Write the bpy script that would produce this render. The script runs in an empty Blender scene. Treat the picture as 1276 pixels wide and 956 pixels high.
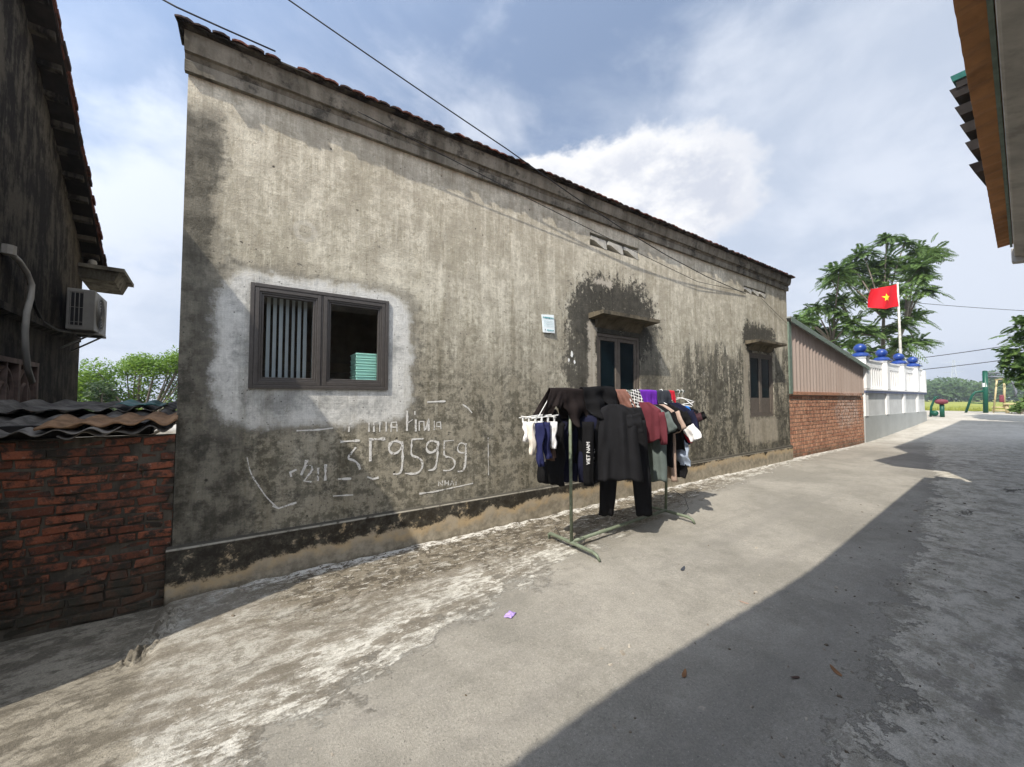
import bpy, math, random
from mathutils import Vector, Matrix, noise as mnoise
R = math.radians
rnd = random.Random(7)
SC = bpy.context.scene
COL = SC.collection

# ------------------------------------------------------------------ tuning
SUN_E, SKY_S, EXPO = 4.6, .12, .36
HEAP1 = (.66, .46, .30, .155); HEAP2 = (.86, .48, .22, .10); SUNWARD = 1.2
HAZE_C = (4.1, 4.95, 6.5); CL_GREY = (4.0, 4.5, 5.4); CL_PALE = (5.4, 5.75, 6.45); CL_WHITE = (6.8, 6.8, 6.9); CL_GREY2 = (4.6, 4.85, 5.5)
HAZE_D = .0009

# ------------------------------------------------------------------ mesh builder
class MB:
    def __init__(s): s.v = []; s.f = []
    def add(s, vs, fs):
        o = len(s.v); s.v += [tuple(p) for p in vs]; s.f += [tuple(i + o for i in f) for f in fs]; return s
    def box(s, x0, x1, y0, y1, z0, z1):
        return s.add([(x0,y0,z0),(x1,y0,z0),(x1,y1,z0),(x0,y1,z0),(x0,y0,z1),(x1,y0,z1),(x1,y1,z1),(x0,y1,z1)],
                     [(0,3,2,1),(4,5,6,7),(0,1,5,4),(1,2,6,5),(2,3,7,6),(3,0,4,7)])
    def hexa(s, p):   # 8 corners, same order as box
        return s.add(p, [(0,3,2,1),(4,5,6,7),(0,1,5,4),(1,2,6,5),(2,3,7,6),(3,0,4,7)])
    def tube(s, pts, r, n=8, cap=True):
        pts = [Vector(p) for p in pts]; rs = r if isinstance(r, (list, tuple)) else [r] * len(pts)
        vs = []; fs = []; prev = None
        for i, p in enumerate(pts):
            d = (pts[min(i+1, len(pts)-1)] - pts[max(i-1, 0)])
            d = d.normalized() if d.length > 1e-9 else Vector((0,0,1))
            if prev is None:
                a = d.orthogonal().normalized()
            else:
                a = prev - d * prev.dot(d); a = a.normalized() if a.length > 1e-6 else d.orthogonal().normalized()
            prev = a; b = d.cross(a)
            for k in range(n):
                t = 2*math.pi*k/n; vs.append(p + (a*math.cos(t) + b*math.sin(t)) * rs[i])
        for i in range(len(pts)-1):
            for k in range(n):
                k2 = (k+1) % n; fs.append((i*n+k, i*n+k2, (i+1)*n+k2, (i+1)*n+k))
        if cap:
            fs.append(tuple(range(n-1, -1, -1))); fs.append(tuple((len(pts)-1)*n + k for k in range(n)))
        return s.add(vs, fs)
    def prism(s, poly, fn0, fn1):  # poly 2D CCW; fn map (a,b)->3D for both caps
        n = len(poly)
        return s.add([fn0(a,b) for a,b in poly] + [fn1(a,b) for a,b in poly],
                     [tuple(range(n-1,-1,-1)), tuple(range(n, 2*n))] + [(i,(i+1)%n,n+(i+1)%n,n+i) for i in range(n)])
    def lathe(s, c, prof, n=20):
        vs = []; fs = []
        for r, z in prof:
            for k in range(n):
                t = 2*math.pi*k/n; vs.append((c[0]+r*math.cos(t), c[1]+r*math.sin(t), c[2]+z))
        for i in range(len(prof)-1):
            for k in range(n):
                k2=(k+1)%n; fs.append((i*n+k, i*n+k2, (i+1)*n+k2, (i+1)*n+k))
        fs.append(tuple(range(n-1,-1,-1))); fs.append(tuple((len(prof)-1)*n+k for k in range(n)))
        return s.add(vs, fs)
    def grid(s, nu, nv, fn):
        vs = [fn(i/nu, j/nv) for j in range(nv+1) for i in range(nu+1)]
        return s.add(vs, [(j*(nu+1)+i, j*(nu+1)+i+1, (j+1)*(nu+1)+i+1, (j+1)*(nu+1)+i) for j in range(nv) for i in range(nu)])
    def build(s, name, m, parent=None, smooth=False, bevel=0, solid=0):
        me = bpy.data.meshes.new(name); me.from_pydata(s.v, [], s.f); me.update()
        if m: me.materials.append(m)
        o = bpy.data.objects.new(name, me); COL.objects.link(o)
        if parent: o.parent = parent; o.matrix_parent_inverse = Matrix.Translation(parent.location).inverted()
        if smooth: me.polygons.foreach_set('use_smooth', [True]*len(me.polygons))
        if bevel:
            b = o.modifiers.new('b', 'BEVEL'); b.width = bevel; b.segments = 2; b.limit_method = 'ANGLE'; b.angle_limit = R(40)
        if solid:
            b = o.modifiers.new('s', 'SOLIDIFY'); b.thickness = solid; b.offset = 0
        return o

def tag(o, label=None, cat=None, group=None, kind=None):
    if label: o['label'] = label
    if cat: o['category'] = cat
    if group: o['group'] = group
    if kind: o['kind'] = kind
    return o
def thing(name, label, cat, loc, group=None):
    o = bpy.data.objects.new(name, None); o.location = loc; o.empty_display_size = .1; COL.objects.link(o)
    return tag(o, label, cat, group)

# ------------------------------------------------------------------ node helper
class V:
    def __init__(s, T, k): s.T = T; s.k = k
    def _m(s, op, b): return s.T.math(op, s, b)
    def __add__(s, b): return s._m('ADD', b)
    def __radd__(s, b): return s._m('ADD', b)
    def __sub__(s, b): return s._m('SUBTRACT', b)
    def __rsub__(s, b): return s.T.math('SUBTRACT', b, s)
    def __mul__(s, b): return s._m('MULTIPLY', b)
    def __rmul__(s, b): return s._m('MULTIPLY', b)
    def __truediv__(s, b): return s._m('DIVIDE', b)
    def __rtruediv__(s, b): return s.T.math('DIVIDE', b, s)
    def __neg__(s): return s._m('MULTIPLY', -1)
class Tree:
    def __init__(s, nt): s.nt = nt; s.nodes = nt.nodes; s.links = nt.links
    def new(s, t): return s.nodes.new(t)
    def put(s, sock, v):
        if isinstance(v, V): s.links.new(v.k, sock)
        elif isinstance(v, (tuple, list)) and len(v) == 3 and len(sock.default_value) == 4: sock.default_value = (*v, 1)
        else: sock.default_value = v
    def math(s, op, a, b=0, clamp=False):
        n = s.new('ShaderNodeMath'); n.operation = op; n.use_clamp = clamp; s.put(n.inputs[0], a); s.put(n.inputs[1], b); return V(s, n.outputs[0])
    def mn(s, a, b): return s.math('MINIMUM', a, b)
    def mx(s, a, b): return s.math('MAXIMUM', a, b)
    def ab(s, a): return s.math('ABSOLUTE', a)
    def sin(s, a): return s.math('SINE', a)
    def frac(s, a): return s.math('FRACT', a)
    def sat(s, a): return s.math('ADD', a, 0, True)
    def pos(s):
        n = s.new('ShaderNodeNewGeometry'); x = s.new('ShaderNodeSeparateXYZ'); s.links.new(n.outputs['Position'], x.inputs[0])
        return V(s, n.outputs['Position']), V(s, x.outputs[0]), V(s, x.outputs[1]), V(s, x.outputs[2])
    def island(s): return V(s, s.new('ShaderNodeNewGeometry').outputs['Random Per Island'])
    def xyz(s, x, y, z):
        n = s.new('ShaderNodeCombineXYZ')
        for i, q in enumerate((x, y, z)): s.put(n.inputs[i], q)
        return V(s, n.outputs[0])
    def noise(s, vec, scale=1, detail=5, rough=.55, dist=0):
        n = s.new('ShaderNodeTexNoise'); s.links.new(vec.k, n.inputs['Vector'])
        n.inputs['Scale'].default_value = scale; n.inputs['Detail'].default_value = detail; n.inputs['Roughness'].default_value = rough; n.inputs['Distortion'].default_value = dist
        return V(s, n.outputs[0])
    def gn(s, n, k): return (n-.5)*k + .5
    def voro(s, vec, scale, feature='F1', rand=1):
        n = s.new('ShaderNodeTexVoronoi'); n.feature = feature; s.links.new(vec.k, n.inputs['Vector']); n.inputs['Scale'].default_value = scale; n.inputs['Randomness'].default_value = rand
        return V(s, n.outputs['Distance'])
    def ss(s, v, lo, hi):      # smoothstep 0..1 (lo may exceed hi)
        n = s.new('ShaderNodeMapRange'); n.interpolation_type = 'SMOOTHSTEP'
        if lo < hi: a, b, c, d = lo, hi, 0., 1.
        else: a, b, c, d = hi, lo, 1., 0.
        s.put(n.inputs[0], v); n.inputs[1].default_value = a; n.inputs[2].default_value = b; n.inputs[3].default_value = c; n.inputs[4].default_value = d
        return V(s, n.outputs[0])
    def mix(s, f, a, b):
        n = s.new('ShaderNodeMix'); n.data_type = 'RGBA'; s.put(n.inputs[0], f); s.put(n.inputs[6], a); s.put(n.inputs[7], b); return V(s, n.outputs[2])
    def mul(s, a, b, f=1.):
        n = s.new('ShaderNodeMix'); n.data_type = 'RGBA'; n.blend_type = 'MULTIPLY'; s.put(n.inputs[0], f); s.put(n.inputs[6], a); s.put(n.inputs[7], b); return V(s, n.outputs[2])
    def rgb(s, v):
        n = s.new('ShaderNodeCombineColor')
        for i in range(3): s.put(n.inputs[i], v)
        return V(s, n.outputs[0])
    def bump(s, h, strength=.5, dist=.01):
        n = s.new('ShaderNodeBump'); n.inputs['Strength'].default_value = strength; n.inputs['Distance'].default_value = dist; s.put(n.inputs['Height'], h); return V(s, n.outputs[0])
def mat(name, fn):
    m = bpy.data.materials.new(name); m.use_nodes = True; nt = m.node_tree
    T = Tree(nt); b = nt.nodes['Principled BSDF']
    r = fn(T) or {}
    T.put(b.inputs['Base Color'], r.get('c', (.5,.5,.5))); T.put(b.inputs['Roughness'], r.get('r', .85)); T.put(b.inputs['Metallic'], r.get('m', 0.))
    b.inputs['Specular IOR Level'].default_value = r.get('s', .3)
    if 'n' in r: T.links.new(r['n'].k, b.inputs['Normal'])
    if r.get('tr'):      # leaf: part of the light goes through
        t = nt.nodes.new('ShaderNodeBsdfTranslucent'); T.put(t.inputs[0], r['trc']); mx = nt.nodes.new('ShaderNodeMixShader'); mx.inputs[0].default_value = r['tr']
        o = nt.nodes['Material Output']; nt.links.new(b.outputs[0], mx.inputs[1]); nt.links.new(t.outputs[0], mx.inputs[2]); nt.links.new(mx.outputs[0], o.inputs[0])
    if 'a' in r:
        t = nt.nodes.new('ShaderNodeBsdfTransparent'); mx = nt.nodes.new('ShaderNodeMixShader'); T.put(mx.inputs[0], r['a'])
        o = nt.nodes['Material Output']; nt.links.new(t.outputs[0], mx.inputs[1]); nt.links.new(b.outputs[0], mx.inputs[2]); nt.links.new(mx.outputs[0], o.inputs[0])
    return m
def plain(name, c, r=.7, m=0., var=.25, sc=6, dirt=0., dirtc=(.05,.045,.04), bump=.15, bsc=40, spec=.3):
    def fn(T):
        P, x, y, z = T.pos()
        n = T.noise(P, sc, 6, .6); k = T.ss(n, .3, .7) * (2*var) + (1-var)
        c2 = T.mul(c, T.rgb(k))
        if dirt: c2 = T.mix(T.ss(T.noise(P, sc*.7, 8, .7), .62-.2*dirt, .72) * dirt, c2, dirtc)
        return dict(c=c2, r=r, m=m, s=spec, n=T.bump(T.noise(P, bsc, 5, .6), bump, .01))
    return mat(name, fn)

def glass_mat(name, tint=(.55,.62,.62), refl=.9):
    m = bpy.data.materials.new(name); m.use_nodes = True; nt = m.node_tree; nt.nodes.remove(nt.nodes['Principled BSDF'])
    t = nt.nodes.new('ShaderNodeBsdfTransparent'); t.inputs[0].default_value = (*tint, 1)
    g = nt.nodes.new('ShaderNodeBsdfGlossy'); g.inputs[0].default_value = (refl, refl, refl, 1); g.inputs['Roughness'].default_value = .03
    lw = nt.nodes.new('ShaderNodeLayerWeight'); lw.inputs[0].default_value = .5; T = Tree(nt); fk = V(T, lw.outputs['Facing']); fk = fk*fk*fk*.6 + .15; f = fk.k.node; mx = nt.nodes.new('ShaderNodeMixShader')
    nt.links.new(f.outputs[0], mx.inputs[0]); nt.links.new(t.outputs[0], mx.inputs[1]); nt.links.new(g.outputs[0], mx.inputs[2])
    nt.links.new(mx.outputs[0], nt.nodes['Material Output'].inputs[0]); return m

# ------------------------------------------------------------------ materials
def wall_fn(T):
    P, x, y, z = T.pos()
    streak = T.noise(T.xyz(x*7, y*2, z*.55), 1, 6, .62)
    fine = T.noise(T.xyz(x*75, y*20, z*5), 1, 4, .6); cross = T.noise(T.xyz(x*5, y*20, z*75), 1, 4, .6)
    big = T.noise(P, .9, 5, .55); mid = T.gn(T.noise(P, 4.5, 8, .68), 1.35); grain = T.noise(P, 90, 3, .6)
    bl = T.gn(T.noise(P, 2.2, 9, .72, .4), 1.3)
    fine2 = T.noise(T.xyz(x*22, y*9, z*1.6), 1, 6, .7); m3 = T.gn(T.noise(P, 13, 9, .8), 2.3)
    c = T.mix(T.ss(streak*.5 + big*.5 + (fine2-.5)*.35 + (m3-.5)*.35, .40, .62), (.405,.368,.285), (.615,.572,.465))
    c = T.mix(T.ss(mid + (m3-.5)*.5, .47, .60)*.6, c, (.335,.30,.235))
    spk = mid*.45 + m3*.55
    def dis(p, k=2.6): return T.ss(p + (spk-.5)*k, .36, .78)
    # fine trowel weave
    wv = T.sat((fine-.5)*.95 + (cross-.5)*.95 + (fine2-.5)*.35 + .5 + (grain-.5)*1.0)
    # grime rising from the ground
    h = z + (big-.5)*1.9 + (bl-.5)*1.3 + (streak-.5)*.9
    low = T.ss(h + (m3-.5)*1.1 + (fine2-.5)*.8, 2.85, .9)
    c = T.mix(low*.84, c, T.mix(T.ss(mid + (m3-.5)*.6, .40, .60), (.092,.084,.063), (.27,.245,.188)))
    sp = T.ss(T.noise(P, 3.6, 12, .84), .535, .60)*T.ss(z + (big-.5)*1.5, 3.3, 1.1)
    c = T.mix(sp*.7, c, (.06,.057,.048))
    # dark mildew strip at the left corner
    lf = T.ss(x + (mid-.5)*.35 + (bl-.5)*.25, -.2, -.34)*T.ss(z + (bl-.5)*.6, 4.15, 3.85)
    lf2 = T.ss(x + (bl-.5)*.8 + z*.10, .22, -.05)*T.ss(z + (big-.5)*.9, 3.5, 2.6)*.75
    c = T.mix(T.mx(lf*.85, lf2), c, T.mix(T.ss(mid,.4,.62), (.05,.047,.04), (.15,.14,.115)))
    # long dark soak on the right half
    dr = T.gn(T.noise(T.xyz(x*1.5, 0, z*.35), 1, 9, .74), 1.3); dr2 = T.noise(T.xyz(x*4, 0, z*.9), 1, 8, .72, .5)
    zone = dis(T.ss(x + (big-.5)*1.6, 5.3, 7.2)*T.ss(z - (dr-.5)*2.3, 3.1, 2.2), 1.7)
    keep = T.ss(dr2 + (m3-.5)*.3, .57, .50)
    c = T.mix(zone*keep*.88, c, T.mix(T.ss(mid,.4,.65), (.066,.062,.05), (.16,.148,.118)))
    # bare lighter render left where the soak runs off round the third window
    lt = T.mx(T.ss(T.ab(x-8.84)+(bl-.5)*.22, .16, .08)*T.ss(T.ab(z-1.75), 1.05, .8), T.ss(T.ab(x-9.6)+(bl-.5)*.3, .75, .6)*T.ss(T.ab(z-.9)+(bl-.5)*.3, .34, .22))
    c = T.mix(lt*.8, c, (.40,.36,.29))
    def soft(cx, cz, hx, hz, r, wi, wo, dn=.3):
        qx = T.mx(T.ab(x-cx)-(hx-r), 0.); qz = T.mx(T.ab(z-cz)-(hz-r), 0.)
        return dis(T.ss(T.math('SQRT', qx*qx+qz*qz) - r + (bl-.5)*dn + (streak-.5)*dn*.7 + (fine2-.5)*.12, wo, -wi))
    def sbox(cx, cz, hx, hz, r, dn, w):
        qx = T.mx(T.ab(x-cx)-(hx-r), 0.); qz = T.mx(T.ab(z-cz)-(hz-r), 0.)
        d = T.math('SQRT', qx*qx+qz*qz) - r + (mid-.5)*dn + (bl-.5)*dn + (m3-.5)*dn*.9 + (fine2-.5)*dn*.25
        return T.ss(d, w, -w)
    # black halo round the second window, above the third awning
    b2 = T.mx(soft(4.72, 2.80, .72, .42, .35, .05, .62), soft(3.98, 2.35, .12, .55, .12, .02, .50)*.92); b2 = T.mx(b2, soft(5.5, 2.3, .08, .45, .08, .02, .50)*.75)
    c = T.mix(b2*.93, c, T.mix(T.ss(mid, .4, .7), (.020,.019,.017), (.075,.07,.058)))
    b3 = soft(9.5, 2.96, .62, .16, .15, .02, .38)
    c = T.mix(b3*.9, c, (.035,.033,.028))
    pl = sbox(4.17, 2.2, .085, .55, .06, .14, .03); pl = T.mx(pl, sbox(4.42, 3.38, .2, .05, .04, .12, .02))
    c = T.mix(pl*.85, c, (.52,.47,.39))
    # white drip marks
    wd = T.ss(T.noise(T.xyz(x*6, 3, z*1.1), 1, 9, .76) + (m3-.5)*.2, .60, .635)*T.ss(T.ab(x-6.9)+(bl-.5)*.7, .9, .3)*T.ss(T.ab(z-2.2), .9, .4)
    c = T.mix(wd*.7, c, (.55,.52,.46))
    # new grey-white render round the first window
    pt = sbox(.57, 2.03, .84, .68, .28, .13, .05)
    edge = sbox(.57, 2.03, .92, .76, .24, .16, .06)*(1-pt)
    c = T.mix(edge*.55, c, (.15,.14,.12))
    pn = T.noise(P, 3.1, 10, .72, .4)
    pr = T.ss(sbox(.57, 2.03, .70, .55, .2, .20, .16), .9, .1); c = T.mix(pt, c, T.mix(T.ss(pn + pr*.10 + (x-.5)*.06, .36, .62), (.31,.31,.295), (.61,.60,.565)))
    # old patch ring
    rr = T.math('SQRT', (x-.38)*(x-.38)+(z-3.18)*(z-3.18)) + (mid-.5)*.05
    c = T.mix(T.ss(T.ab(rr-.085), .03, .008)*.35, c, (.6,.57,.5))
    c = T.mul(c, T.rgb(wv*.46+.77)); c = T.mul(c, T.rgb(1 + (m3-.5)*.40)); v2 = T.noise(T.xyz(x*4.2, 1, z*.32), 1, 8, .7); v3 = T.noise(T.xyz(x*11, 4, z*.5), 1, 7, .7); c = T.mul(c, T.mix(T.ss(v2*.65 + v3*.35, .47, .62)*T.ss(bl + (3.6-z)*.05, .42, .6), (1.,1.,1.), (.76,.745,.71))); c = T.mix(T.ss(T.noise(P, 17, 9, .82), .57, .65)*T.ss(big*.6+bl*.5 + (2.6-z)*.05, .46, .62)*.5, c, (.13,.118,.092)); c = T.mix(T.ss(T.noise(P, 21, 8, .8), .60, .66)*.25, c, (.66,.62,.54))
    dots = T.ss(T.voro(P, 24), .19, .10)*T.ss(T.noise(P, 9, 4, .6), .52, .58)*T.ss(z + (bl-.5)*1.6, 3.7, 2.6); c = T.mix(dots*.8, c, (.045,.042,.036))
    hole = T.ss(T.voro(P, 5.5), .085, .05)*T.ss(mid, .52, .56); c = T.mix(hole*.85, c, (.03,.028,.025))
    pits = T.ss(T.noise(P, 30, 6, .8), .60, .66)*T.ss(bl + (1.9-z)*.06, .44, .54)
    c = T.mix(pits*.75, c, (.05,.047,.04))
    return dict(c=c, r=.92, s=.15, n=T.bump(wv*.3 + m3*.7 + mid*.5 + grain*.3 + pt*.35 - pits*.6 - dots*.5 - hole, .55, .012))
def plinth_fn(T):
    P, x, y, z = T.pos()
    n = T.noise(P, 3.5, 9, .68, .3); m2 = T.noise(P, 11, 7, .7); g = T.noise(P, 70, 4, .6)
    edge = .235 + (n-.5)*.34 + T.ss(x, 1.2, 4.5)*.09 + T.ss(x, 4.5, 8)*.07 + T.ss(x, .5, -.4)*-.08
    d = z - edge
    c = T.mix(T.ss(m2, .35, .65), (.23,.20,.15), (.38,.335,.26))
    c = T.mix(T.ss(d, -.13, -.01)*.8, c, T.mix(T.ss(n,.4,.6), (.50,.37,.21), (.44,.36,.25)))
    c = T.mix(T.ss(d + (g-.5)*.06, -.015, .028)*T.ss(m2, .70, .56)*.95, c, T.mix(T.ss(m2*.6 + T.gn(T.noise(P, 16, 8, .78), 1.8)*.4, .40, .64), (.015,.0145,.013), (.06,.056,.047)))
    c = T.mix(T.ss(z, .408, .415)*T.ss(m2, .30, .5)*.8, c, (.36,.335,.28)); c = T.mix(T.ss(z, .4235, .4275)*.92, c, (.058,.053,.043))
    c = T.mix(T.ss(z + (m2-.5)*.12, .09, .03)*.6, c, (.09,.075,.055))
    return dict(c=c, r=.95, s=.1, n=T.bump(m2*.7+g*.35 - T.ss(d,-.004,.012)*.3, .7, .015))
def cement_fn(c0, c1, dark=.4, zs=.8):
    def fn(T):
        P, x, y, z = T.pos()
        st = T.noise(T.xyz(x*6, y*6, z*zs), 1, 7, .65); m2 = T.gn(T.noise(P, 5, 9, .72), 1.3); g = T.noise(P, 60, 4, .6)
        c = T.mix(T.ss(st, .3, .7), c0, c1)
        c = T.mix(T.ss(m2, .5, .68)*dark, c, (.04,.038,.033))
        c = T.mul(c, T.rgb((g-.5)*.5+1))
        return dict(c=c, r=.93, s=.12, n=T.bump(m2*.6+g*.4, .5, .012))
    return fn
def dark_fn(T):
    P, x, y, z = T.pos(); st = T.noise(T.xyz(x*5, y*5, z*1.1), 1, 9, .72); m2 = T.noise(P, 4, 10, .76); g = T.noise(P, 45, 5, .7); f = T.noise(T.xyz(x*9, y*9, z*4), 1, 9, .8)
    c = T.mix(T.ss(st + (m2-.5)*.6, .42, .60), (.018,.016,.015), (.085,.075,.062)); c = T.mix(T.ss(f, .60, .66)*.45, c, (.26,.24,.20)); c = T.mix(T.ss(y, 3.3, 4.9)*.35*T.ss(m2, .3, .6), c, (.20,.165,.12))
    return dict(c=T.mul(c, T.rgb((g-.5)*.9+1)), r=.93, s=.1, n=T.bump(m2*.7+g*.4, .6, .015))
def brick_fn(c0, c1, grime, gz):
    def fn(T):
        P, x, y, z = T.pos(); i = T.island()
        n = T.noise(P, 14, 7, .7); b = T.noise(P, 1.9, 7, .65); g = T.noise(P, 80, 4, .65)
        c = T.mix(i, c0, c1)
        if gz > .41: c = T.mix(T.ss(x + (b-.5)*2.5, 14.2, 14.8)*T.ss(x + (b-.5)*1.5, 16.5, 16.1)*T.ss(z + (b-.5), .6, .9)*T.ss(n, .6, .4)*.7, c, (.62,.52,.46))
        c = T.mix(T.ss(n, .5, .68)*.6, c, (.10,.06,.045))
        c = T.mix(T.ss(T.noise(P, 30, 5, .7), .58, .7)*.35, c, (.42,.36,.30))
        n2 = T.gn(T.noise(P, 7, 9, .78), 1.9); c = T.mix(T.sat(T.ss(b*.5 + n2*.5, .43, .58)*grime), c, (.038,.033,.027))
        c = T.mix(T.ss(z + (b-.5)*.8, gz, gz-.35)*.75, c, (.06,.055,.04))
        c = T.mul(c, T.rgb((g-.5)*.7+1))
        return dict(c=c, r=.92, s=.15, n=T.bump(n*.7+g*.4, .8, .012))
    return fn
def ground_fn(T):
    P, x, y, z = T.pos()
    big = T.noise(P, .55, 6, .6); mid = T.gn(T.noise(P, 2.6, 10, .74), 1.4); fin = T.gn(T.noise(P, 10, 9, .78), 1.8); gr = T.noise(P, 75, 4, .8); gr2 = T.noise(P, 190, 2, .7)
    q = T.xyz(x*2.6 + y*.25, y*5.2 - x*.3, 0)
    sx = T.gn(T.noise(q, 1, 10, .76), 1.3); sy = T.noise(T.xyz(x*5 + 7, y*17, 3), 1, 8, .78); fl = T.gn(T.noise(T.xyz(x*9, y*20, 5), 1, 9, .8), 1.7)
    st = T.voro(P, 85); st2 = T.voro(P, 34)
    grain = (gr-.5)*1.3 + (gr2-.5)*.9
    # asphalt, dusty, with pale stones and dark pores
    road = T.mix(T.ss(big + (mid-.5)*.5, .36, .64), (.243,.229,.197), (.335,.314,.272))
    road = T.mix(T.ss(mid, .52, .66)*.35, road, (.215,.203,.18))
    road = T.mul(road, T.rgb(grain*.85 + (fin-.5)*.3 + 1)); road = T.mix(T.ss(T.noise(T.xyz(x*.25, y*3.1, 2), 1, 5, .6), .52, .64)*.28, road, (.19,.18,.16))
    road = T.mix(T.ss(st, .30, .18)*T.ss(gr, .52, .6)*.5, road, (.52,.49,.43))
    road = T.mix(T.ss(st2, .20, .10)*T.ss(fin, .55, .62)*.7, road, (.12,.11,.1))
    road = T.mix(T.ss(T.noise(P, 1.9, 8, .7) + (fin-.5)*.2, .665, .70)*.45, road, (.50,.43,.34))
    # concrete apron under the wall
    e = T.math('EXPONENT', x*-.2)
    d = y + 1.95*e + (mid-.5)*.8 + (sx-.5)*.9 + (fin-.5)*.35       # >0 on the apron
    ap = T.ss(d + (fl-.5)*.25, -.10, .08)*.95
    apc = T.mix(T.ss(sx + (fin-.5)*.3, .40, .60), (.23,.205,.165), (.41,.39,.34))
    wht = T.ss(d, .80, .2)*T.ss(sx*.7 + fl*.45, .555, .60)
    apc = T.mix(wht*.85, apc, T.mix(T.ss(fl, .4, .6), (.39,.37,.32), (.66,.64,.58)))
    apc = T.mix(T.ss(sy + (mid-.5)*.7, .52, .58)*.55, apc, (.15,.132,.104))
    br = T.ss(y + (mid-.5)*1.1 + (sx-.5)*.7, -.98, -.68)*T.ss(x + (mid-.5)*.9, -.1, .4)*T.ss(x + (mid-.5)*2., 9.0, 5.5)
    brn = T.mix(T.ss(fin, .42, .58), (.085,.070,.050), (.205,.177,.132)); brn = T.mix(T.ss(fl + (mid-.5)*.4, .60, .64)*.85, brn, (.60,.57,.50))
    apc = T.mix(br*T.ss(sx + (fl-.5)*.5, .66, .59)*.95, apc, brn)
    wb = T.ss(y + (fin-.5)*.35 + (sx-.5)*.4, -.17, -.12)*T.ss(fl, .44, .49)*T.ss(x, -.35, .1)
    apc = T.mix(wb*.85, apc, (.70,.68,.63))
    lf = T.ss(x + (mid-.5)*.6, -.40, -.52)
    apc = T.mix(lf*.8, apc, T.mix(T.ss(sx + (fin-.5)*.4,.42,.58), (.12,.105,.08), (.27,.24,.185)))
    apc = T.mix(T.ss(fin + (mid-.5)*.3, .585, .64)*.55, apc, (.12,.105,.08)); apc = T.mul(apc, T.rgb(grain*.8 + (fin-.5)*.55 + 1))
    c = T.mix(ap, road, apc)
    # concrete strip on the right
    d2 = x*.075 + x*x*.0035 - 3.62 - y + (mid-.5)*1.0 + (fin-.5)*.45 + (big-.5)*.5
    rc = T.ss(d2, -.02, .04)
    sr = T.noise(T.xyz(x*3 + y*2, y*4.5 - x*1.5, 0), 1, 10, .78)
    cc = T.mix(T.ss(sr + (fin-.5)*.35, .40, .60), (.36,.335,.275), (.57,.535,.46))
    cc = T.mix(T.ss(mid + (fin-.5)*.35, .55, .62)*.6, cc, (.19,.175,.145))
    cc = T.mix(T.ss(fl, .62, .72)*.4, cc, (.53,.51,.47))
    cc = T.mul(cc, T.rgb(grain*.8 + 1))
    c = T.mix(rc, c, cc)
    wet = T.ss(T.noise(T.xyz(x*1.2, y*3.4, 0), 1, 9, .74), .58, .61)*T.ss(T.ab(x-9.), 2.6, 1.2)*T.ss(y + (mid-.5)*.5, -2.6, -2.9)
    c = T.mix(wet*.8, c, (.055,.05,.042))
    far = T.ss(x + (big-.5)*5 + y*.9, 14.5, 18.5)
    c = T.mix(far*.85, c, T.mul(T.mix(T.ss(mid*.5 + big*.5,.42,.58), (.40,.375,.33), (.50,.475,.425)), T.rgb((fin-.5)*.4+1)))
    hgt = grain*.5 + fin*.6*(ap+rc+.3) + fl*ap*.5 + ap*.4 + rc*.3 + mid*.3 + sr*rc*.4 - T.ss(st2,.2,.1)*.2
    return dict(c=c, r=.93, s=.15, n=T.bump(hgt, .8, .010))
def tile_fn(T):
    P, x, y, z = T.pos(); i = T.island(); n = T.noise(P, 9, 7, .7)
    c = T.mix(i, (.10,.036,.024), (.24,.085,.055)); c = T.mix(T.ss(n + (i-.5)*.7, .36, .54)*.9, c, (.03,.025,.022))
    return dict(c=c, r=.9, n=T.bump(n, .6, .015))
M = {}
M['wall'] = mat('weathered_render', wall_fn); M['plinth'] = mat('peeling_plinth', plinth_fn)
M['cornice'] = mat('grey_cement', cement_fn((.10,.09,.07), (.25,.23,.188), .8))
M['awning'] = mat('mouldy_cement', cement_fn((.075,.062,.043), (.165,.14,.10), .75))
M['louvre'] = mat('pale_cement', cement_fn((.40,.385,.34), (.52,.50,.45), .25))
M['darkwall'] = mat('mould_shade_render', dark_fn)  # near-black: mould, plus the gable wall's shade put into the colour
M['tile'] = mat('old_roof_tile', tile_fn)
M['brick'] = mat('old_red_brick', brick_fn((.105,.04,.026), (.29,.098,.054), 1., .45))  # brick colour lowered and grime raised for the shade the wall lies in
M['brick2'] = mat('salmon_brick', brick_fn((.38,.18,.115), (.56,.31,.205), .16, .42))
M['mortar'] = mat('dirty_mortar', cement_fn((.045,.038,.03), (.125,.108,.085), .6))
M['mortar2'] = mat('pale_mortar', cement_fn((.40,.35,.28), (.52,.47,.39), .2))
M['ground'] = mat('lane_surface', ground_fn)
M['alu'] = plain('bronze_aluminium', (.080,.071,.065), .42, .25, .12, 30, 0, bump=.05, spec=.5)
M['alu2'] = plain('brown_grey_frame', (.125,.105,.088), .55, .1, .15, 20, .4, bump=.08)
M['glass'] = glass_mat('window_glass', (.97,.985,.985)); M['blueglass'] = mat('blue_glass', lambda T: dict(c=(.004,.0105,.0145), r=.10, s=.5))
M['blind'] = plain('grey_blind', (.52,.58,.60), .7, 0, .05)
M['mint'] = plain('mint_plastic', (.50,.92,.79), .45, 0, .05, bump=.03)
M['inside'] = plain('dark_room', (.10,.10,.10), .9)
M['greenpaint'] = plain('pale_green_paint', (.165,.195,.14), .5, .1, .18, 25, .55, (.10,.085,.05))
M['wire'] = plain('black_cable', (.018,.018,.02), .6)
M['conduit'] = plain('grey_hose', (.40,.38,.34), .6, 0, .15)
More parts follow.
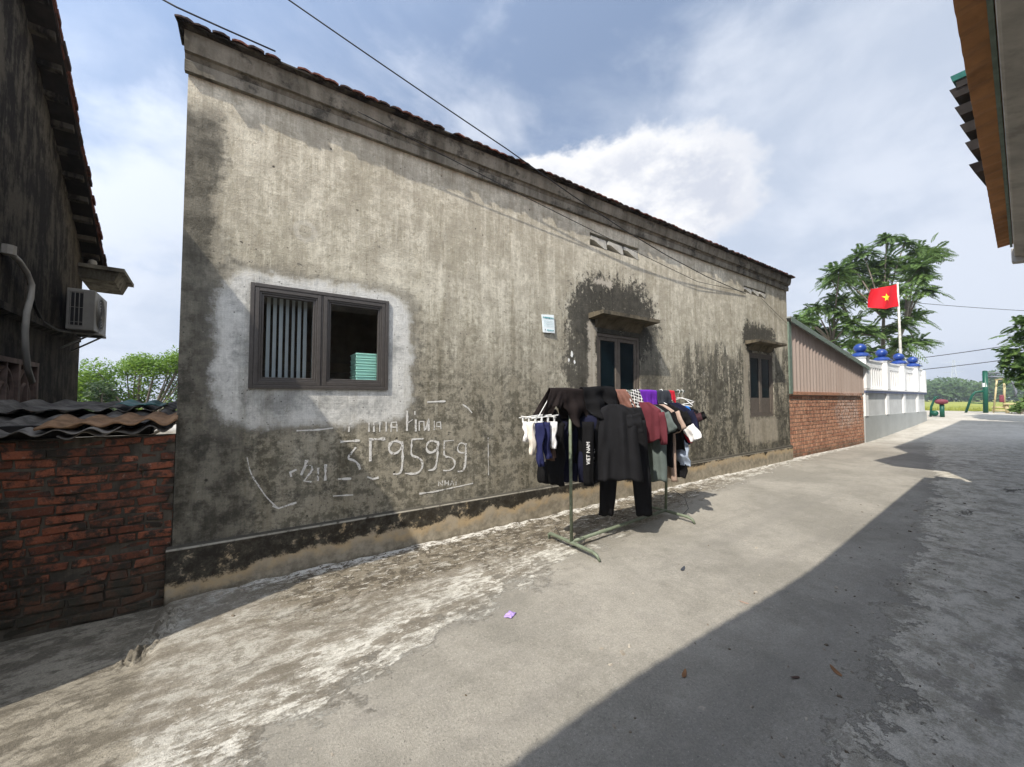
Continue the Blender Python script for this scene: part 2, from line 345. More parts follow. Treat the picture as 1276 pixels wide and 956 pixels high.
M['acwhite'] = plain('dusty_white_metal', (.33,.315,.285), .5, 0, .12, 8, .4, (.2,.18,.15))
M['acdark'] = plain('dark_fins', (.02,.02,.022), .6)
M['pinkpaint'] = plain('faded_pink_paint', (.22,.155,.13), .8, 0, .3, 8, .4)
M['fibro'] = mat('fibre_cement', cement_fn((.075,.068,.06), (.25,.23,.205), .6))
M['sack'] = plain('rusty_sacking', (.25,.15,.085), .95, 0, .3, 14, .3, (.12,.06,.03), .5)
M['teal'] = plain('teal_sheet', (.02,.13,.11), .5)
M['white'] = plain('white_paint', (.80,.80,.79), .7, 0, .05, 3, .12, (.45,.45,.42)); M['blue'] = plain('blue_paint', (.014,.05,.24), .35, 0, .12, 10, bump=.03, spec=.5)
M['panelshade'] = plain('grey_panel', (.30,.31,.33), .85, 0, .1, 3)
M['palegrey'] = plain('pale_grey_render', (.56,.57,.56), .85, 0, .1, 2, .15, (.35,.35,.33)); M['greyrender'] = plain('grey_render', (.37,.385,.375), .9, 0, .08, 1.2, .1, (.3,.3,.28))
M['navyband'] = plain('blue_grey_band', (.10,.12,.2), .7)
M['sheet'] = mat('dull_cladding', cement_fn((.37,.295,.255), (.45,.37,.325), .04, .1)); M['trimgreen'] = plain('green_trim', (.16,.21,.17), .5, .1, .2, 10, .3)
M['ridge'] = plain('weathered_sheet', (.32,.34,.33), .6, .1)
M['rust'] = plain('rusty_roof_sheet', (.50,.25,.115), .7, .1, .3, 2.5, .4, (.10,.05,.03)); M['gutter'] = plain('grey_gutter', (.42,.40,.365), .6, 0, .2, 4, .5, (.08,.075,.065))
M['bark'] = plain('grey_bark', (.17,.145,.115), .95, 0, .3, 12, bump=.6)
M['pole'] = plain('pale_pole', (.55,.53,.48), .6)
def flag_fn(T):
    P, x, y, z = T.pos(); n = T.noise(P, 2.5, 4); return dict(c=T.mul((.80,.012,.025), T.rgb(n*.3+.85)), r=.75, tr=.35, trc=(.85,.02,.03))
M['flag'] = mat('red_cloth_flag', flag_fn); M['star'] = plain('yellow_star_cloth', (.85,.62,.03), .8, 0, .05)
def leafm(name, a, b, tr=.35):
    def fn(T):
        P, x, y, z = T.pos(); i = T.island(); n = T.noise(P, 1.6, 4)
        c = T.mix(T.sat(i*.7 + (n-.5)*1.1 + .1), a, b); return dict(c=c, r=.55, s=.35, tr=tr, trc=c)
    return mat(name, fn)
M['leaf'] = leafm('feathery_leaf', (.06,.115,.03), (.165,.26,.07)); M['leaf2'] = leafm('bright_leaf', (.09,.18,.02), (.21,.32,.045), .4)
M['leaf3'] = leafm('dark_leaf', (.025,.05,.018), (.06,.10,.03)); M['leaf4'] = leafm('far_leaf', (.05,.10,.035), (.11,.18,.06))
def field_fn(T):
    P, x, y, z = T.pos(); n = T.noise(T.xyz(x*.05, y*.22, 0), 1, 6, .65); f = T.noise(P, 3, 6, .7); s = T.noise(T.xyz(x*1.2, y*.05, 0), 1, 4)
    c = T.mix(T.ss(n, .35, .65), (.24,.27,.05), (.36,.37,.075)); c = T.mix(T.ss(f, .5, .7)*.4, c, (.13,.19,.035)); c = T.mix(T.ss(s,.6,.7)*.5, c, (.12,.17,.04))
    return dict(c=c, r=.9, n=T.bump(f, 1, .3))
M['field'] = mat('ripening_rice', field_fn)
M['soil'] = plain('bare_soil', (.20,.17,.12), .95, 0, .2, 1.5)
M['hill'] = plain('wooded_hill', (.05,.085,.05), .95, 0, .35, .03, bump=.8, bsc=.2)
M['gymgreen'] = plain('green_gym_paint', (.012,.085,.058), .4, 0, .1); M['gymyellow'] = plain('cream_gym_paint', (.50,.42,.24), .45, 0, .1); M['gymred'] = plain('maroon_seat', (.20,.05,.07), .5); M['gymgrey'] = plain('grey_handle', (.16,.17,.2), .5)
M['tower'] = plain('pylon_steel', (.42,.45,.5), .6)
M['plate'] = plain('white_enamel', (.80,.86,.87), .35, 0, .04, bump=.02); M['tealprint'] = plain('teal_print', (.05,.30,.33), .5); M['greyprint'] = plain('pale_print', (.50,.66,.68), .5); M['darkprint'] = plain('dark_print', (.05,.08,.1), .5)
M['paper'] = plain('torn_paper', (.85,.85,.82), .9, 0, .04)
def chalk_fn(T):
    P, x, y, z = T.pos(); n = T.noise(P, 55, 5, .7); b = T.noise(P, 7, 5, .6)
    return dict(c=(.76,.74,.70), r=.95, a=T.ss(n + (b-.5)*.6, .30, .48)*.86)
M['chalk'] = mat('worn_chalk', chalk_fn)
def cloth(name, c, var=.2, rough=.9):
    def fn(T):
        P, x, y, z = T.pos(); n = T.noise(P, 9, 5, .6); f = T.noise(P, 160, 3, .6)
        return dict(c=T.mul(c, T.rgb((n-.5)*2*var + (f-.5)*.5 + 1)), r=rough, s=.06, n=T.bump(n*.5+f*.3, .4, .01))
    return mat(name, fn)
for k, c in dict(black=(.010,.0098,.0105), charcoal=(.0145,.0145,.016), brownblack=(.022,.017,.0165), brown=(.25,.125,.095), purple=(.17,.035,.42), slate=(.055,.06,.072), red=(.62,.03,.05), maroon=(.12,.03,.038),
                 greengrey=(.115,.14,.132), tan=(.38,.28,.225), navy=(.014,.015,.032), navyblue=(.022,.025,.075), clothwhite=(.74,.73,.72), denim=(.36,.42,.52), royal=(.02,.15,.48), darkwine=(.06,.03,.035), cream=(.66,.60,.52), lace=(.09,.06,.05)).items():
    M[k] = cloth(k + '_cloth', c)
def plaid_fn(T):
    P, x, y, z = T.pos()
    a = T.frac((x - y*.6)*24); b = T.frac((z + x*.25)*26)
    k = T.sat(T.ss(T.ab(a-.5), .33, .38)*.8 + T.ss(T.ab(b-.5), .33, .38)*.8); return dict(c=T.mix(k, (.018,.017,.018), (.72,.71,.69)), r=.9)
M['plaid'] = mat('black_white_check', plaid_fn)
M['hanger'] = plain('white_plastic', (.78,.78,.76), .4, 0, .04); M['steel'] = plain('dull_steel', (.35,.35,.34), .4, .7)
M['grit'] = mat('grit', lambda T: dict(c=T.mix(T.island(), (.10,.075,.05), (.42,.38,.32)), r=.95))
M['packet'] = plain('purple_packet', (.42,.30,.66), .3, 0, .35, 60); M['deadleaf'] = plain('dead_leaf', (.22,.11,.05), .8)
# ------------------------------------------------------------------ camera
cam = bpy.data.cameras.new('camera'); co = bpy.data.objects.new('camera', cam); COL.objects.link(co)
cam.lens = 36*479/1276; cam.sensor_width = 36; cam.clip_end = 3000; cam.clip_start = .02
th, pit = math.atan(710/479), math.atan(19/479)
co.location = (0, -4.05, 1.6); co.rotation_euler = (R(90)+pit, 0, th - R(90)); SC.camera = co

# ------------------------------------------------------------------ ground
def sstep(a, b, x):
    t = max(0., min(1., (x-a)/(b-a))); return t*t*(3-2*t)
def gz(x, y):
    z = .03 + .09*sstep(0, 12, x)
    if x > 15: z += .40*sstep(15, 27, x) + .38*sstep(23, 33.5, x)
    return z
def gdetail(x, y):
    z = 0
    if -3 < x < 8 and -5 < y < .4:
        p = Vector((x, y, 0))
        z += .0035*mnoise.fractal(p*9, .9, 2, 3) + .006*mnoise.noise(p*.9)
        # broken mortar lip running out from the corner of the plinth, the slab left of it lies lower
        lx = -.46 + .05*mnoise.noise(Vector((0, y*5, 3))) - .03*(y+.3)
        w = sstep(-1.05, -.75, y)
        z += w*(-.045*sstep(lx, lx-.09, x))
        z += .02*sstep(-.32, -.05, y)*(.6+mnoise.noise(p*6))*sstep(-.5,-.3,x)
    return z
def axis(a, b, steps):   # steps: list of (upto, step)
    out = [a]
    for lim, st in steps:
        while out[-1] < lim - 1e-6: out.append(min(lim, out[-1] + st))
    return out
xs = axis(-10, 33.5, [(-2, 1), (5, .035), (9, .12), (33.5, .5)]); ys = axis(-16, 30, [(-4.4, 1), (.2, .035), (2, .3), (30, 2)])
vs = [(x, y, gz(x, y) + gdetail(x, y)) for y in ys for x in xs]; nx = len(xs)
fs = [(j*nx+i, j*nx+i+1, (j+1)*nx+i+1, (j+1)*nx+i) for j in range(len(ys)-1) for i in range(nx-1)]
tag(MB().add(vs, fs).build('lane', M['ground'], smooth=True), kind='structure')
tag(MB().add([(-50,-530,-.45),(750,-530,-.45),(750,530,-.45),(-50,530,-.45)], [(0,1,2,3)]).build('ground', M['soil']), kind='structure')
tag(MB().grid(60, 40, lambda u, v: (33.5 + 700*u*u, -500 + 1000*v, .75 - .35*sstep(0, .02, u) + .03*mnoise.noise(Vector((u*300, v*300, 0))))).build('rice_field', M['field'], smooth=True), kind='structure')
# a fringe of rice at the near edge of the field
g = MB()
for k in range(9000):
    u = rnd.random()**1.6; x = 34.2 + 26*u; y = -6 + rnd.random()*24; h = .25 + .3*rnd.random(); a = rnd.random()*6.28; w = .03
    zb = .42; lx, ly = rnd.gauss(0, .1), rnd.gauss(0, .1)
    g.add([(x-w*math.cos(a), y-w*math.sin(a), zb), (x+w*math.cos(a), y+w*math.sin(a), zb), (x+lx, y+ly, zb+h)], [(0,1,2)])
tag(g.build('rice_plants', M['field']), kind='stuff')

def rub(u, v):
    y = -.10 - .72*v; x = -.50 + .05*math.sin(v*5) - .03*v + (u-.5)*.20; e = max(0, 1-(2*u-1)**2)*max(0, 1-(2*v-1)**4)
    p = Vector((x*1., y*1., 0)); h = .055*e*(.25 + 1.5*abs(mnoise.noise(p*13)) + 1.0*abs(mnoise.noise(p*31+Vector((3,0,0)))) )
    q = mnoise.noise_vector(p*24)*.012
    return (x + q.x*e, y + q.y*e, gz(x, y) + gdetail(x, y) - .012 + h)
tag(MB().grid(36, 110, rub).build('broken_mortar', M['ground'], smooth=False), 'crusty ridge of broken mortar running out from the house corner', 'rubble')
# ------------------------------------------------------------------ main house
H = thing('long_house', 'long grey house of weathered render with one big window, awnings and a tiled eave', 'house', (5.25, 2, 0))
X0, X1 = -.50, 11.0
holes = [(-.035,1.165,1.69,2.622), (4.27,5.27,1.2,2.6), (9.0,10.16,1.2,2.62), (4.14,5.28,3.905,4.10), (8.84,9.87,3.93,4.08)]
def holed_wall(x0, x1, z0, z1, y, depth, holes, extra=()):
    xs = sorted({x0, x1, *extra, *[h[0] for h in holes], *[h[1] for h in holes]}); zs = sorted({z0, z1, *[h[2] for h in holes], *[h[3] for h in holes]})
    m = MB()
    def solid(i, j):
        cx, cz = (xs[i]+xs[i+1])/2, (zs[j]+zs[j+1])/2
        return not any(h[0] < cx < h[1] and h[2] < cz < h[3] for h in holes)
    for i in range(len(xs)-1):
        for j in range(len(zs)-1):
            if not solid(i, j): continue
            a, b, c, d = xs[i], xs[i+1], zs[j], zs[j+1]
            m.add([(a,y,c),(b,y,c),(b,y,d),(a,y,d)], [(0,1,2,3)]); m.add([(a,y+depth,c),(b,y+depth,c),(b,y+depth,d),(a,y+depth,d)], [(3,2,1,0)])
    for a, b, c, d in holes:
        y2 = y + depth
        m.add([(a,y,c),(a,y2,c),(a,y2,d),(a,y,d)], [(0,1,2,3)]); m.add([(b,y,c),(b,y2,c),(b,y2,d),(b,y,d)], [(3,2,1,0)])
        m.add([(a,y,c),(b,y,c),(b,y2,c),(a,y2,c)], [(0,1,2,3)]); m.add([(a,y,d),(b,y,d),(b,y2,d),(a,y2,d)], [(3,2,1,0)])
    return m
w = holed_wall(X0, X1, .1, 4.58, 0, .2, holes)
D = 7.
w.add([(X0,0,.0),(X0,D,.0),(X0,D,4.58),(X0,0,4.58)], [(0,3,2,1)]).add([(X1,0,.0),(X1,D,.0),(X1,D,4.58),(X1,0,4.58)], [(0,1,2,3)])
w.add([(X0,D,0),(X1,D,0),(X1,D,4.58),(X0,D,4.58)], [(3,2,1,0)])
for x in (X0, X1): w.add([(x,0,4.58),(x,D,4.58),(x,D/2,6.2)], [(0,1,2)])
w.build('wall', M['wall'], H)
# dark rooms behind the windows
rm = MB().box(X0+.2, X1-.2, 3.2, 3.3, .2, 4.4).box(X0+.2, X1-.2, .25, 3.2, 4.42, 4.5).box(X0+.2, X1-.2, .25, 3.2, .1, .2).box(3.0, 3.1, .25, 3.2, .2, 4.4)
rm.build('room_wall', M['inside'], H)
MB().box(-.2, 2.9, 3.0, 3.17, 2.05, 2.2).build('eave_reflection_bar', M['alu2'], H)  # brown bar behind the pane, standing in for the eave's reflection
# plinth with a weathered drip ledge
p = MB(); n = 90
prof = lambda x: [(-.046, -.05), (-.046 + .006*mnoise.noise(Vector((x*2,0,0))), .415), (-.036, .428 + .006*mnoise.noise(Vector((x*3,5,0)))), (0.003, .436)]
for i in range(n+1):
    x = X0 - .03 + (X1 - X0 + .04)*i/n; gz0 = gz(x, 0)-.03
    for y, z in prof(x): p.v.append((x, y, z + gz0*.35))
for i in range(n):
    for k in range(3): p.f.append((i*4+k, (i+1)*4+k, (i+1)*4+k+1, i*4+k+1))
p.f.append((0,1,2,3)); p.f.append((n*4+3, n*4+2, n*4+1, n*4))
p.add([(X0-.03,-.06,-.05),(X0-.03,.12,-.05),(X0-.03,.12,.42),(X0-.03,-.05,.42)], [(0,1,2,3)])
p.build('plinth', M['plinth'], H)
# stepped cornice
c = MB(); pr = [(0, 4.285), (-.045, 4.285), (-.052, 4.37), (-.035, 4.385), (-.055, 4.42), (-.085, 4.425), (-.105, 4.50), (-.11, 4.575), (.1, 4.58)]
n = 120
for i in range(n+1):
    x = X0 - .02 + (X1-X0+.04)*i/n; j = .006*mnoise.noise(Vector((x*1.3, 2, 0)))
    for y, z in pr: c.v.append((x, y + (j if y else 0), z + .008*mnoise.noise(Vector((x*.5, 7, 0)))))
q = len(pr)
for i in range(n):
    for k in range(q-1): c.f.append((i*q+k, i*q+k+1, (i+1)*q+k+1, (i+1)*q+k)[::-1])
c.f.append(tuple(range(q))); c.f.append(tuple(n*q+k for k in range(q-1,-1,-1)))
c.build('cornice', M['cornice'], H)
# roof: pantile courses at the eave, one sheet beyond
r = MB(); sl = math.tan(R(24))
def tile(x, y, w, ln, lift, jx):
    nn = 6; vs = []
    for e, (yy, zz) in enumerate(((y, 0), (y+ln, ln*sl))):
        for k in range(nn+1):
            t = k/nn; vs.append((x + jx + w*t, yy + rnd.uniform(-.004,.004), 4.592 + (yy+.19)*sl*.99 + lift + .015*math.sin(math.pi*t)**.8))
        for k in range(nn+1):
            t = k/nn; vs.append((x + jx + w*t, yy, 4.592 + (yy+.19)*sl*.99 + lift - .017 + .017*math.sin(math.pi*t)**.8))
    m = nn+1; fs = []
    for k in range(nn):
        fs.append((k, k+1, 2*m+k+1, 2*m+k)); fs.append((m+k, k+m+1, k+1, k)); fs.append((m+k+1, m+k, 3*m+k, 3*m+k+1))
    r.add(vs, fs)
x = X0 - .075; k = 0
while x < X1 + .06:
    w_ = .115
    for row in range(3):
        if row == 0 and rnd.random() < .04: continue
        tile(x, -.19 + .22*row + rnd.uniform(-.018,.012), w_, .26, .004*(row == 0) + .014*row + rnd.uniform(-.003, .005), rnd.uniform(-.008,.008))
    x += .12
MB().box(X0-.06, X1+.06, -.165, .1, 4.582, 4.598).build('eave_board', M['darkwall'], H)
r.grid(60, 2, lambda u, v: (X0-.1 + (X1-X0+.2)*u, .35 + 3.15*v, 4.60 + (.54+3.15*v)*sl + .02*abs(math.sin(u*200)))).grid(8, 2, lambda u, v: (X0-.1 + (X1-X0+.2)*u, 3.5 + 3.6*v, 4.60 + 3.69*sl - 3.6*v*sl))
r.build('roof', M['tile'], H)

# window 1: bronze frame, two sashes
def frame_ring(m, x0, x1, z0, z1, wd, y0, y1):
    m.box(x0, x0+wd, y0, y1, z0, z1).box(x1-wd, x1, y0, y1, z0, z1).box(x0+wd, x1-wd, y0, y1, z0, z0+wd).box(x0+wd, x1-wd, y0, y1, z1-wd, z1)
m = MB(); frame_ring(m, -.035, 1.165, 1.69, 2.622, .032, -.022, .07); m.box(.53, .545, -.012, .07, 1.722, 2.59)
win = m.build('window', M['alu'], H, bevel=.003); win['label'] = 'two-sash bronze window in a patch of pale new render'
for a, b in ((-.001, .528), (.547, 1.131)):
    m = MB(); frame_ring(m, a, b, 1.724, 2.588, .034, -.018, .05)
    frame_ring(m, a+.034, b-.034, 1.758, 2.554, .016, -.008, .05); frame_ring(m, a+.05, b-.05, 1.774, 2.538, .018, .004, .05)
    m.build('sash', M['alu'], win, bevel=.003)
    MB().add([(a+.066,.028,1.79),(b-.066,.028,1.79),(b-.066,.028,2.522),(a+.066,.028,2.522)], [(0,1,2,3)]).build('pane', M['glass'], win)
# vertical blind and mint boxes inside
bt = thing('vertical_blind', 'grey vertical slat blind hanging behind the left window sash', 'blind', (.27, .2, 1.7))
m = MB()
for k in range(8):
    x = .105 + .05*k + (.02 if k == 7 else 0); a = R(40 + rnd.uniform(-9,9)); dx, dy = .0185*math.cos(a), .0185*math.sin(a)
    m.hexa([(x-dx,.12-dy,1.72),(x+dx,.12+dy,1.72),(x+dx+.002,.122+dy,1.72),(x-dx+.002,.122-dy,1.72),(x-dx,.12-dy,2.6),(x+dx,.12+dy,2.6),(x+dx+.002,.122+dy,2.6),(x-dx+.002,.122-dy,2.6)])
m.build('slats', M['blind'], bt); MB().box(-.02, .52, .10, .16, 2.6, 2.64).build('rail', M['blind'], bt)
tb = thing('window_table', 'dark table under the window carrying the mint boxes', 'table', (1.1, .4, .2))
MB().box(.55, 1.7, .06, .8, 1.64, 1.67).build('table_top', M['inside'], tb)
m = MB().box(.6, .64, .24, .28, .2, 1.64); m.build('leg', M['inside'], tb)
for (xx, yy) in ((1.62,.24),(.6,.72),(1.62,.72)): MB().box(xx, xx+.04, yy, yy+.04, .2, 1.64).build('leg', M['inside'], tb)
proto = None
for k in range(7):
    z = 1.671 + .058*k
    m = MB().box(.872, 1.30, .082, .36, z, z+.05); m.box(.866, 1.306, .075, .366, z+.034, z+.05)
    o = m.build('mint_box', M['mint'], None, bevel=.004)
    nm = ['lowest', 'second from the bottom', 'third from the bottom', 'middle', 'third from the top', 'second from the top', 'topmost'][k]
    tag(o, f'flat mint green box behind the window glass, {nm} of its stack', 'box', 'stack of mint green boxes')

# windows 2 and 3
def shut(x0, x1, z0, z1, solid, lab):
    m = MB(); frame_ring(m, x0, x1, z0, z1, .05, .015, .09); xm = (x0+x1)/2
    W = m.build('window', M['alu2'], H, bevel=.003); W['label'] = lab
    for a, b in ((x0+.052, xm-.003), (xm+.003, x1-.052)):
        m = MB(); frame_ring(m, a, b, z0+.052, z1-.052, .052, .03, .075)
        if solid: m.box(a+.052, b-.052, .045, .065, z0+.104, z0+.42)
        W2 = m.build('sash', M['alu2'], W, bevel=.003)
        MB().box(a+.052, b-.052, .05, .056, (z0+.42 if solid else z0+.104), z1-.104).build('pane', M['blueglass'], W)
shut(4.27, 5.27, 1.2, 2.6, False, 'two-leaf window with blue glass under the black stain'); shut(9.0, 10.16, 1.2, 2.62, True, 'two-leaf window nearest the shed')
def awn(x0, x1, z, o, th_):
    n = 24; m = MB(); vs = []
    for i in range(n+1):
        x = x0 + (x1-x0)*i/n; j = .008*mnoise.noise(Vector((x*4, z, 0)))
        vs += [(x, .003, z+.0), (x, -o+j, z+.028), (x, -o+j*1.4, z+.028+th_+j*.5), (x, .003, z+th_+.03)]
    fs = []
    for i in range(n):
        for k in range(4): fs.append((i*4+k, i*4+(k+1)%4, (i+1)*4+(k+1)%4, (i+1)*4+k))
    fs += [(0,3,2,1), (n*4, n*4+1, n*4+2, n*4+3)]
    m.add(vs, fs)
    # haunch under the slab
    xa, xb = x0+.13, x1-.12
    m.add([(xa,.003,z-.12),(xb,.003,z-.12),(xb,-.10,z+.008),(xa,-.10,z+.008)], [(0,3,2,1)]); m.add([(xa,.003,z-.12),(xa,-.10,z+.008),(xa,.003,z+.0)], [(0,1,2)]); m.add([(xb,.003,z-.12),(xb,-.10,z+.008),(xb,.003,z+.0)], [(0,2,1)])
    return m
awn(4.10, 5.41, 2.79, .29, .05).build('awning', M['awning'], H); awn(8.84, 10.16, 2.785, .29, .05).build('awning', M['awning'], H)
# ventilation slots with slanting blocks
for a, b, c0, c1 in (holes[3], holes[4]):
    m = MB().box(a, b, .16, .19, c0, c1)  # near-black back panel stands in for the shaded cavity
    vb = m.build('vent', M['darkwall'], H); wd = (b-a)/3
    for k in range(3):
        x = a + wd*k + wd*.02; hh = c1-c0
        MB().prism([(x+wd*.0,c0+hh*.46),(x+wd*.20,c0+hh*.46),(x+wd*.80,c0+.004),(x+wd*.96,c0+.004),(x+wd*.86,c0+hh*.70),(x+wd*.04,c0+hh*.76)], lambda a_, b_: (a_,-.004,b_), lambda a_, b_: (a_,.158,b_+.0)).build('louvre', M['louvre'], vb)
# chalk writing
STROKES = [[[[0.718,1.183],[0.897,1.184]],0.016],[[[0.862,1.119],[0.768,1.0],[0.846,1.008],[0.904,0.951],[0.905,0.895]],0.016],[[[0.702,0.825],[0.823,0.815]],0.014],[[[0.984,1.19],[1.157,1.187]],0.02],[[[0.999,1.189],[1.002,0.968]],0.02],[[[0.974,0.816],[1.03,0.787],[1.086,0.796]],0.014],[[[1.32,1.13],[1.255,1.178],[1.187,1.143],[1.174,1.065],[1.218,1.015],[1.287,1.025],[1.325,1.09]],0.018],[[[1.326,1.15],[1.334,0.95],[1.316,0.794],[1.232,0.818]],0.018],[[[1.428,1.164],[1.562,1.164]],0.012],[[[1.431,1.159],[1.42,0.973],[1.504,0.98],[1.564,0.92],[1.559,0.838],[1.485,0.785],[1.36,0.809]],0.017],[[[1.721,1.115],[1.654,1.155],[1.593,1.117],[1.585,1.035],[1.633,0.99],[1.704,1.011],[1.73,1.072]],0.017],[[[1.734,1.125],[1.727,0.957],[1.701,0.803],[1.617,0.814]],0.018],[[[1.8,1.121],[1.933,1.125]],0.012],[[[1.807,1.12],[1.802,0.94],[1.895,0.943],[1.954,0.885],[1.943,0.81],[1.872,0.775],[1.796,0.795]],0.014],[[[2.069,1.065],[2.025,1.107],[1.972,1.071],[1.965,0.981],[2.014,0.951],[2.062,0.973]],0.014],[[[2.079,1.081],[2.08,0.906],[2.056,0.745],[1.974,0.768]],0.017],[[[0.793,1.275],[0.797,1.367],[0.823,1.325]],0.01],[[[0.983,1.266],[0.985,1.361]],0.012],[[[1.033,1.263],[1.031,1.363],[1.069,1.366]],0.01],[[[1.089,1.261],[1.094,1.361]],0.012],[[[1.156,1.261],[1.155,1.363]],0.012],[[[1.205,1.255],[1.21,1.353],[1.263,1.355],[1.27,1.256]],0.011],[[[1.218,1.304],[1.264,1.302]],0.01],[[[1.376,1.257],[1.377,1.472]],0.016],[[[1.461,1.467],[1.461,1.426]],0.014],[[[1.474,1.246],[1.472,1.375]],0.012],[[[1.379,1.337],[1.437,1.376]],0.008],[[[1.512,1.251],[1.511,1.359]],0.012],[[[1.511,1.353],[1.564,1.351],[1.57,1.248]],0.012],[[[1.62,1.246],[1.619,1.381],[1.583,1.258]],0.014],[[[1.686,1.243],[1.685,1.354]],0.011],[[[1.764,1.338],[1.715,1.336],[1.715,1.29],[1.76,1.288]],0.011],[[[1.76,1.334],[1.765,1.26]],0.008],[[[0.349,0.952],[0.299,0.931],[0.309,0.891]],0.014],[[[0.431,1.03],[0.388,0.896]],0.016],[[[0.402,0.929],[0.429,0.982],[0.472,0.978],[0.48,0.938],[0.412,0.841],[0.474,0.825]],0.013],[[[0.527,0.828],[0.528,0.951]],0.014],[[[0.59,0.824],[0.592,0.977]],0.016],[[[1.743,0.625],[1.743,0.68],[1.788,0.626],[1.788,0.683]],0.009],[[[1.82,0.624],[1.82,0.679]],0.009],[[[1.862,0.619],[1.861,0.674]],0.009],[[[1.82,0.649],[1.862,0.649]],0.008],[[[1.885,0.614],[1.908,0.669],[1.927,0.611]],0.008],[[[1.956,0.607],[1.956,0.654]],0.008],[[[1.519,0.573],[1.703,0.572],[1.956,0.59],[2.176,0.606]],0.01],[[[0.66,0.669],[0.843,0.654]],0.009],[[[0.342,1.307],[0.521,1.306],[0.649,1.318]],0.01],[[[1.602,1.564],[1.82,1.572]],0.011],[[[2.035,1.534],[2.109,1.489],[2.159,1.432]],0.013],[[[0.171,0.654],[0.215,0.622],[0.354,0.653]],0.012],[[[2.38,1.13],[2.387,0.676]],0.006],[[[-0.027,1.094],[-0.001,0.954],[0.06,0.843],[0.121,0.731],[0.202,0.634]],0.007]]
CK = {}
for si, (pts, wdt) in enumerate(STROKES):
    ck = CK.setdefault('phone_number' if si < 16 else 'painted_name' if si < 31 else 'side_number' if si < 36 else 'small_word' if si < 42 else 'chalk_line_%d' % si, MB())
    P2 = []
    for i in range(len(pts)-1):
        (xa, za), (xb, zb) = pts[i], pts[i+1]; nseg = max(1, int(math.hypot(xb-xa, zb-za)/.03))
        for k in range(nseg): P2.append((xa+(xb-xa)*k/nseg, za+(zb-za)*k/nseg))
    P2.append(tuple(pts[-1]))
    for _ in range(3 if len(P2) > 9 else 0):   # soften corners
        P2 = [P2[0]] + [((P2[i-1][0]+2*P2[i][0]+P2[i+1][0])/4, (P2[i-1][1]+2*P2[i][1]+P2[i+1][1])/4) for i in range(1, len(P2)-1)] + [P2[-1]]
    vs = []; fs = []
    for i, (a, b) in enumerate(P2):
        j0, j1 = max(i-1, 0), min(i+1, len(P2)-1); dx, dz = P2[j1][0]-P2[j0][0], P2[j1][1]-P2[j0][1]; L = math.hypot(dx, dz) or 1
        hw = wdt*.72*(.85+.95*mnoise.noise(Vector((a*20, b*20, 0)))); vs += [(a-dz/L*hw, -.004, b+dx/L*hw), (a+dz/L*hw, -.004, b-dx/L*hw)]
    for i in range(len(P2)-1): fs.append((2*i, 2*i+1, 2*i+3, 2*i+2))
    ck.add(vs, fs)
for kname, ck in CK.items(): ck.build('chalk_line' if kname.startswith('chalk_line') else kname, M['chalk'], H)

# enamel house plate, slightly tilted; three paper scraps
pl = MB().hexa([(3.222,-.022,2.494),(3.422,-.030,2.500),(3.422,-.024,2.500),(3.222,-.016,2.494),(3.205,-.012,2.738),(3.412,-.022,2.752),(3.412,-.016,2.752),(3.205,-.006,2.738)])
po = tag(pl.build('sign_plate', M['plate']), 'small white plate with teal print fixed to the render left of the stained window', 'sign')
def prn(z, xa, xb, h, m, cnt, name):
    q = MB(); rr = random.Random(z*100)
    for i in range(cnt):
        a = xa + (xb-xa)*i/cnt; b = a + (xb-xa)/cnt*rr.uniform(.6,.9); f = lambda xx: -.0155 - .009*(xx-3.22)/.2 - (.0095)*(2.75-z)/.25 - .0028
        q.add([(a,f(a),z),(b,f(b),z+.002),(b,f(b),z+h),(a,f(a),z+h)], [(0,1,2,3)])
    q.build(name, m, po)
prn(2.690, 3.222, 3.405, .020, M['tealprint'], 8, 'heading_print')
for i, zz in enumerate((2.655, 2.63, 2.605, 2.58)): prn(zz, 3.235, 3.40, .008, M['greyprint'], 7, 'text_line')
prn(2.522, 3.285, 3.405, .016, M['tealprint'], 6, 'footer_print'); prn(2.522, 3.25, 3.262, .022, M['darkprint'], 1, 'emblem')
for (a, b, rr_, lab) in ((3.755, 2.235, .036, 'largest white paper scrap stuck on the black stain'), (3.70, 2.145, .025, 'narrow white paper scrap left under the largest scrap'), (3.81, 2.12, .026, 'small white paper scrap right under the largest scrap')):
    poly = [(a + rr_*rnd.uniform(.55,1.05)*math.cos(t*.628)*(.75), b + rr_*rnd.uniform(.6,1.3)*math.sin(t*.628)*1.15) for t in range(10)]
    tag(MB().prism(poly, lambda x, z: (x,-.006,z), lambda x, z: (x,-.004,z)).build('paper_scrap', M['paper']), lab, 'paper', 'paper scraps on the wall')

